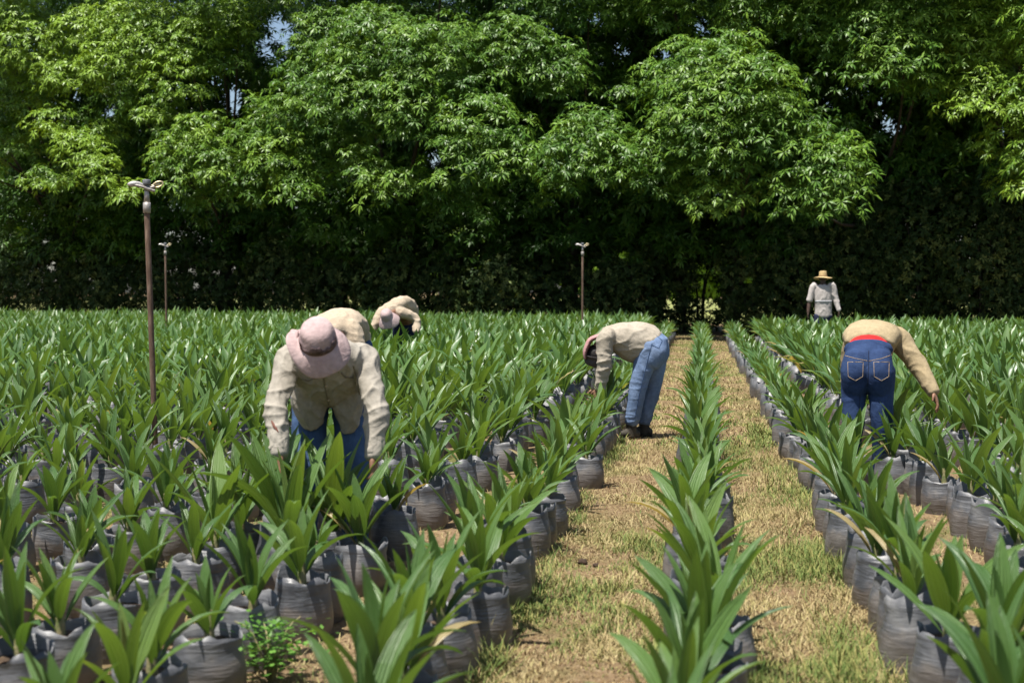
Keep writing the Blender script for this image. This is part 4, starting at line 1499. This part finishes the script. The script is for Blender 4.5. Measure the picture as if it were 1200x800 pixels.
# ---- worker 3: small, further away, pink hat, stooping to the left
def worker_third():
    P = Person('third', 'small far worker in a pink hat stooping among the seedlings, rounded cream back')
    p = P.p
    hipA, hipB = p(468, 384, .12), p(481, 383, .16)
    kneeA, kneeB = p(466, 412, .0), p(482, 412, .05)
    ankA, ankB = np.array([-.05, .05, .09]), np.array([.15, .1, .09])
    shA, shB = p(447, 367, -.22), p(470, 366, -.28)
    elA, elB = p(439, 382, -.30), p(487, 374, -.22)
    wrA, wrB = p(433, 394, -.36), p(488, 389, -.34)
    hc = p(455, 374, -.42)
    hp, eyes, (r, f, u), q = head_parts(hc, (-.28, -.62, .70), (-.1, -.72, -.68))
    neck = p(458, 367, -.30)
    body = fuse('person', [loft([p(475, 380, .14), p(472, 368, 0), p(463, 363, -.2), neck], [(.13, .09), (.13, .10), (.14, .08), (.055, .05)], n=16, k=3), loft([neck, q(0, -.02, -.06)], [.052, .05], k=1),
                           leg_parts(hipA, kneeA, ankA, (.07, .045, .036)), leg_parts(hipB, kneeB, ankB, (.07, .045, .036)), arm_parts(shA, elA, wrA, (.045, .036, .028)), arm_parts(shB, elB, wrB, (.045, .036, .028))]
                + hp + hand(wrA, (-.2, -.2, -1), (1, .3, 0), thumb_side=-1) + hand(wrB, (0, -.3, -1), (-1, .3, 0)), M_skin, None, voxel=.007, smooth=2)
    P.place(body)
    eyes_obj(eyes, f, body)
    tors = loft([p(478, 378, .18), p(476, 364, .06), p(468, 359, -.08), p(460, 361, -.20), p(457, 365, -.28)], [(.15, .11), (.18, .14), (.19, .13), (.17, .10), (.07, .06)], n=24, k=4, side=(1, .2, .4))
    slA = loft([p(452, 364, -.2), shA, elA, wrA], [.075, .078, .06, .05], side=(0, 1, 0), n=16, k=4)
    slB = loft([p(468, 365, -.22), shB, elB, wrB], [.072, .08, .068, .05], side=(0, 1, 0), n=16, k=4)
    fuse('shirt', [tors, slA, slB], M_cream, body, voxel=.012, smooth=4, wrinkle=wrinkler(.014, 8, (1, 1, 1), 5, folds=[(elB, .14, (.6, 0, .8), .009, 55)]))
    fuse('jeans', [loft([p(478, 379, .16), p(475, 388, .12)], [(.14, .11), (.15, .12)], k=1), leg_parts(hipA, kneeA, ankA, (.10, .08, .068)), leg_parts(hipB, kneeB, ankB, (.10, .08, .068))], M_navy, body, voxel=.014, smooth=3)
    boot(ankA, (-.3, -1, 0), body)
    boot(ankB, (-.3, -1, 0), body)
    hat = simple('hat', [hat_mesh(hc + u * .045, r, f, u, soft=1, crown=.12, rin=(.088, .102), rout=(.155, .165), droop=.06, seed=2, lift=lambda a: -.05 * abs(math.cos(a)))], M_pink, body)


worker_third()


# ---- worker 4: side view on the left path, light jeans
def worker_side():
    P = Person('side', 'side-on worker doubled over at the left path in light blue jeans and beige shirt')
    p = P.p
    hipA, hipB = p(762, 403, -.08), p(770, 404, .10)
    kneeA, kneeB = p(748, 452, -.09), p(766, 452, .13)
    ankA, ankB = p(740, 499, -.08), p(755, 498, .14)
    shA, shB = p(709, 398, -.18), p(709, 398, .16)
    elA, elB = p(708, 428, -.20), p(706, 428, .18)
    wrA, wrB = p(703, 455, -.16), p(698, 455, .14)
    hc = p(700, 415, 0)
    up = np.array([-.30, .0, -.92])
    hp, eyes, (r, f, u), q = head_parts(hc, up, (-.5, -.1, -.1) if False else (-.7, 0, .55))
    hp, eyes, (r, f, u), q = head_parts(hc, up, (.9, 0, -.3))
    neck = p(706, 401, 0)
    body = fuse('person', [loft([p(766, 404, 0), p(748, 397, 0), p(726, 393, 0), neck], [(.13, .10), (.13, .11), (.15, .10), (.055, .055)], side=(0, 1, 0), n=18, k=3), loft([neck, q(0, -.02, -.05)], [.055, .05], k=1, side=(0, 1, 0)),
                           leg_parts(hipA, kneeA, ankA, (.075, .05, .038)), leg_parts(hipB, kneeB, ankB, (.075, .05, .038)), arm_parts(shA, elA, wrA, (.045, .036, .028), side=(1, 0, 0)), arm_parts(shB, elB, wrB, (.045, .036, .028), side=(1, 0, 0))]
                + hp + hand(wrA, (-.25, 0, -1), (0, 1, 0), thumb_side=-1) + hand(wrB, (-.25, 0, -1), (0, -1, 0)), M_skin, None, voxel=.006, smooth=2)
    P.place(body)
    eyes_obj(eyes, f, body)
    # shirt
    tors = loft([p(763, 404, 0), p(753, 402, 0), p(740, 400, 0), p(727, 396, 0), p(714, 394, 0), p(705, 398, 0)],
                [(.175, .175), (.18, .195), (.185, .185), (.185, .155), (.155, .10), (.07, .065)], side=(0, 1, 0), n=26, k=4)
    slA = loft([p(714, 392, -.13), shA, shA * .5 + elA * .5, elA, wrA], [.078, .080, .073, .066, .052], side=(1, 0, 0), n=18, k=4)
    slB = loft([p(714, 392, .13), shB, shB * .5 + elB * .5, elB, wrB], [.078, .080, .073, .066, .052], side=(1, 0, 0), n=18, k=4)
    shirt = fuse('shirt', [tors, slA, slB], M_beige, body, voxel=.009, smooth=4,
                 wrinkle=wrinkler(.012, 7, (.7, 1, 1.4), 4.4, folds=[(elA, .11, (0.2, 0, 1), .008, 75), (p(724, 408, -.18), .12, (.8, 0, .5), .008, 55), (wrA, .07, (0, 0, 1), .005, 100)]))
    # jeans
    jeans = fuse('jeans', [loft([p(760, 399, 0), p(767, 401, 0), p(764, 412, 0)], [(.155, .10), (.165, .125), (.16, .12)], side=(0, 1, 0), n=22, k=3),
                           loft([p(769, 400, -.075), p(768, 412, -.085), p(762, 424, -.09)], [.095, .115, .10], n=18, k=3), loft([p(769, 400, .075), p(770, 412, .085), p(765, 424, .10)], [.095, .115, .10], n=18, k=3),
                           leg_parts(hipA, kneeA, ankA + [0, 0, .03], (.112, .080, .064), side=(0, 1, 0)), leg_parts(hipB, kneeB, ankB + [0, 0, .03], (.110, .076, .062), side=(0, 1, 0))], M_jeans_l, body, voxel=.010, smooth=4,
                 wrinkle=wrinkler(.010, 6, (1, 1, .8), 2.2, folds=[(kneeA, .13, (.35, 0, 1), .007, 60), (ankA + [0, 0, .06], .10, (.2, 0, 1), .011, 85), (ankB + [0, 0, .06], .10, (-.2, 0, 1), .011, 85), (hipA, .12, (.8, 0, .5), .005, 60)]))
    P.seam('side_seam', jeans, [(764, 402), (757, 430), (749, 462), (744, 490)], .003, M_jeans_m)
    P.seam('pocket_seam', jeans, [(769, 393), (776, 399), (772, 408), (764, 404)], .0025, M_jeans_m)
    boot(ankA, (-1, -.15, 0), body)
    boot(ankB, (-1, .1, 0), body)
    c = hc + u * .055
    hat = simple('hat', [hat_mesh(c, r, f, u, soft=1, crown=.07, rin=(.088, .104), rout=(.115, .13), droop=.03, seed=1.0)], M_grey, body)
    simple('neck_flap', [loft([p(711, 391, -.02), hc - f * .092 - u * .12, hc - f * .112 - u * .05, hc - f * .112 + u * .02, hc - f * .095 + u * .07], [(.085, .022), (.095, .024), (.105, .026), (.108, .022), (.10, .014)], side=(0, 1, 0), n=16, k=4)], M_dpink, hat)
    simple('hair', [ellipsoid(hc - f * .012 + u * .01, (.086, .100, .098), [r, f, u])], M_hair, body)


worker_side()


# ---- worker 5: seen from behind, dark jeans, red waistband
def worker_back():
    P = Person('back', 'worker seen from behind, bent over in dark blue jeans with a red waistband showing')
    p = P.p
    hipA, hipB = p(1001, 430, .03), p(1033, 430, .03)
    kneeA, kneeB = p(1000, 492, .0), p(1033, 494, .0)
    ankA, ankB = np.array([-.13, .05, .09]), np.array([.10, .05, .09])
    shA, shB = p(1000, 404, .52), p(1052, 397, .46)
    elA, elB = p(995, 440, .58), p(1076, 428, .40)
    wrA, wrB = p(998, 470, .60), p(1093, 458, .30)
    hc = p(1018, 420, .74)
    up = np.array([.1, .75, -.65])
    hp, eyes, (r, f, u), q = head_parts(hc, up, (0, -.65, -.75))
    neck = p(1023, 402, .58)
    body = fuse('person', [loft([p(1017, 432, .04), p(1018, 408, .12), p(1021, 396, .3), p(1025, 396, .48), neck], [(.13, .09), (.135, .09), (.14, .09), (.14, .08), (.055, .05)], n=18, k=3), loft([neck, q(0, -.02, -.05)], [.055, .05], k=1),
                           leg_parts(hipA, kneeA, ankA, (.08, .05, .038)), leg_parts(hipB, kneeB, ankB, (.08, .05, .038)), arm_parts(shA, elA, wrA, (.045, .036, .028)), arm_parts(shB, elB, wrB, (.045, .036, .028))]
                + hp + hand(wrA, (0, 0, -1), (1, 0, 0), thumb_side=1) + hand(wrB, (.35, -.2, -1), (-.8, 0, -.3), thumb_side=-1), M_skin, None, voxel=.006, smooth=2)
    P.place(body)
    eyes_obj(eyes, f, body)
    tors = loft([p(1019, 401, .165), p(1020, 396, .24), p(1022, 393, .36), p(1025, 394, .48), p(1027, 400, .58)],
                [(.170, .085), (.195, .105), (.205, .120), (.19, .095), (.07, .06)], n=26, k=4)
    hang = loft([p(1020, 402, .28), p(1021, 412, .34), p(1021, 418, .4)], [(.185, .10), (.16, .09), (.13, .07)], side=(1, 0, 0), n=18, k=3)
    slA = loft([p(1006, 398, .48), shA, elA, wrA], [.075, .078, .066, .05], side=(0, 1, 0), n=16, k=4)
    slB = loft([p(1042, 393, .45), shB, shB * .5 + elB * .5, elB, elB * .5 + wrB * .5, wrB], [.08, .084, .076, .070, .062, .050], side=(0, 1, 0), n=18, k=4)
    shirt = fuse('shirt', [tors, hang, slA, slB], M_tan, body, voxel=.009, smooth=5, wrinkle=wrinkler(.009, 7, (1, 1, 1), 6.1, folds=[(elB, .13, (.6, 0, -.8), .006, 70), (shB, .10, (.8, 0, .4), .006, 60)]))
    d = (wrB - elB) / np.linalg.norm(wrB - elB)
    simple('cuff', [loft([wrB - d * .04, wrB + d * .012], [.048, .047], side=(0, 1, 0), n=18, k=1)], M_tan, shirt)
    # red waistband and its pale brown edge
    simple('waistband', [loft([p(1018, 409, .105), p(1018, 404.2, .150)], [(.142, .087), (.138, .087)], n=28, k=1)], M_red, body)
    jeans = fuse('jeans', [loft([p(1017.5, 409, .085), p(1017, 420, .05), p(1017, 440, .03)], [(.160, .095), (.163, .115), (.160, .115)], n=24, k=3),
                           loft([p(1003, 418, .0), p(1002, 436, -.03), p(1002, 455, .0)], [.083, .100, .090], n=18, k=3), loft([p(1031, 418, .0), p(1031, 436, -.03), p(1031, 455, .0)], [.083, .100, .090], n=18, k=3),
                           leg_parts(hipA + [0, 0, -.02], kneeA, ankA, (.097, .078, .070)), leg_parts(hipB + [0, 0, -.02], kneeB, ankB, (.097, .077, .070))], M_jeans_d, body, voxel=.010, smooth=4,
                 wrinkle=wrinkler(.007, 6, (1, 1, .8), 9.2, folds=[(p(1001, 465, -.1), .12, (.5, 0, 1), .006, 60), (p(1034, 465, -.1), .12, (-.5, 0, 1), .006, 60)]))
    # belt band, loops, pockets, seam
    simple('waist_seam', [loft([p(1017.5, 411, .083), p(1017.5, 407.5, .09)], [(.170, .101), (.168, .100)], n=28, k=1)], M_jeans_d, jeans)
    for x in (1000, 1018, 1036):
        simple('belt_loop', [loft([p(x, 413.5, -.028 if x == 1018 else -.005), p(x, 406.5, -.012 if x == 1018 else .012)], [(.006, .008), (.006, .008)], n=8, k=1)], M_jeans_d, jeans)
    for x in (1002.5, 1033):
        P.seam('pocket_stitch', jeans, [(x - 9, 424), (x - 8.5, 441), (x, 446), (x + 8.5, 441), (x + 9, 424), (x - 9, 424)], .0019, M_thread)
    P.seam('centre_seam', jeans, [(1018, 411), (1018, 430), (1017, 452)], .003, M_dseam)
    P.seam('yoke_seam', jeans, [(988, 416), (1003, 420), (1018, 423), (1033, 420), (1047, 415)], .0018, M_thread)
    P.seam('inner_seam', jeans, [(1008, 462), (1006, 490)], .002, M_dseam)
    boot(ankA, (0, 1, 0), body)
    boot(ankB, (.1, 1, 0), body)
    simple('hat', [hat_mesh(hc + u * .04, r, f, u, rin=(.088, .102), rout=(.15, .17), seed=3)], M_straw, body)


worker_back()


# ---- worker 6: walking away at the far end, straw hat, pale shirt
def worker_straw():
    P = Person('straw', 'man in a wide straw hat and pale shirt walking away below the dark trees')
    p = P.p
    hipA, hipB = p(959, 370, 0), p(970, 370, 0)
    kneeA, kneeB = p(958, 398, -.05), p(971, 396, .08)
    ankA, ankB = np.array([-.14, -.12, .10]), np.array([.10, .12, .09])
    shA, shB = p(953.5, 335.5, 0), p(975.5, 335, 0)
    elA, elB = p(948.5, 352.5, -.02), p(979.5, 351, 0)
    wrA, wrB = p(947, 366, -.08), p(983, 363.5, -.06)
    hc = p(964.3, 326, .03)
    hp, eyes, (r, f, u), q = head_parts(hc, (0, .12, 1), (0, 1, -.12))
    body = fuse('person', [loft([p(965, 372, 0), p(965, 358, 0), p(964.5, 342, 0), p(964.4, 334.5, 0), p(964.4, 332, .01)], [(.13, .09), (.13, .10), (.155, .10), (.12, .07), (.055, .055)], n=18, k=3), loft([p(964.4, 334, .01), q(0, -.02, -.05)], [.056, .052], k=1),
                           leg_parts(hipA, kneeA, ankA, (.08, .05, .038)), leg_parts(hipB, kneeB, ankB, (.08, .05, .038)), arm_parts(shA, elA, wrA, (.048, .042, .032)), arm_parts(shB, elB, wrB, (.045, .036, .028))]
                + hp + hand(wrA, (-.05, 0, -1), (1, 0, 0), thumb_side=-1) + hand(wrB, (.05, -.1, -1), (-1, 0, 0), thumb_side=1), M_dskin, None, voxel=.007, smooth=2)
    P.place(body)
    eyes_obj(eyes, f, body)
    tors = loft([p(965, 370, 0), p(965, 358, 0), p(964.5, 344, 0), p(964.4, 336, 0), p(964.4, 333.2, .0)], [(.185, .125), (.175, .125), (.185, .125), (.165, .10), (.07, .06)], n=24, k=4)
    slA = loft([p(956, 335.5, 0), shA, shA * .3 + elA * .7, elA + (elA - shA) * -.02], [.07, .076, .072, .074], side=(0, 1, 0), n=16, k=4)
    slB = loft([p(973, 335.5, 0), shB, elB, wrB], [.07, .076, .064, .05], side=(0, 1, 0), n=16, k=4)
    shirt = fuse('shirt', [tors, slA, slB], M_white, body, voxel=.012, smooth=4, wrinkle=wrinkler(.013, 7, (1.3, 1, .6), 7.7, folds=[(elB, .12, (.2, 0, 1), .008, 60)]))
    z = p(965, 353, 0)
    simple('shirt_stripe', [loft([z + [0, 0, -.014], z + [0, 0, .014]], [(.186, .136), (.186, .136)], n=28, k=1, cap=.02)], fabric('grey_blue_stripe', (.30, .31, .33), (.38, .39, .41)), shirt)
    fuse('trousers', [loft([p(965, 367, 0), p(965, 374, 0)], [(.16, .11), (.165, .115)], k=1), leg_parts(hipA, kneeA, ankA, (.10, .08, .07)), leg_parts(hipB, kneeB, ankB, (.10, .08, .07))], M_navy, body, voxel=.014, smooth=3)
    boot(ankA, (0, 1, 0), body)
    boot(ankB, (0, 1, 0), body)
    c = hc + u * .03
    hat = simple('hat', [hat_mesh(c, r, f, u, crown=.125, rin=(.085, .100), rout=(.205, .22), droop=.035, wav=.008, seed=0.0, lift=lambda a: .012 * math.cos(2 * a))], M_straw, body)
    simple('hat_band', [band_mesh(c, r, f, u, (.087, .102), .004, .024, .003)], noise_mat('brown_ribbon', [(.3, (.20, .11, .05)), (.7, (.28, .16, .08))]), hat)


worker_straw()
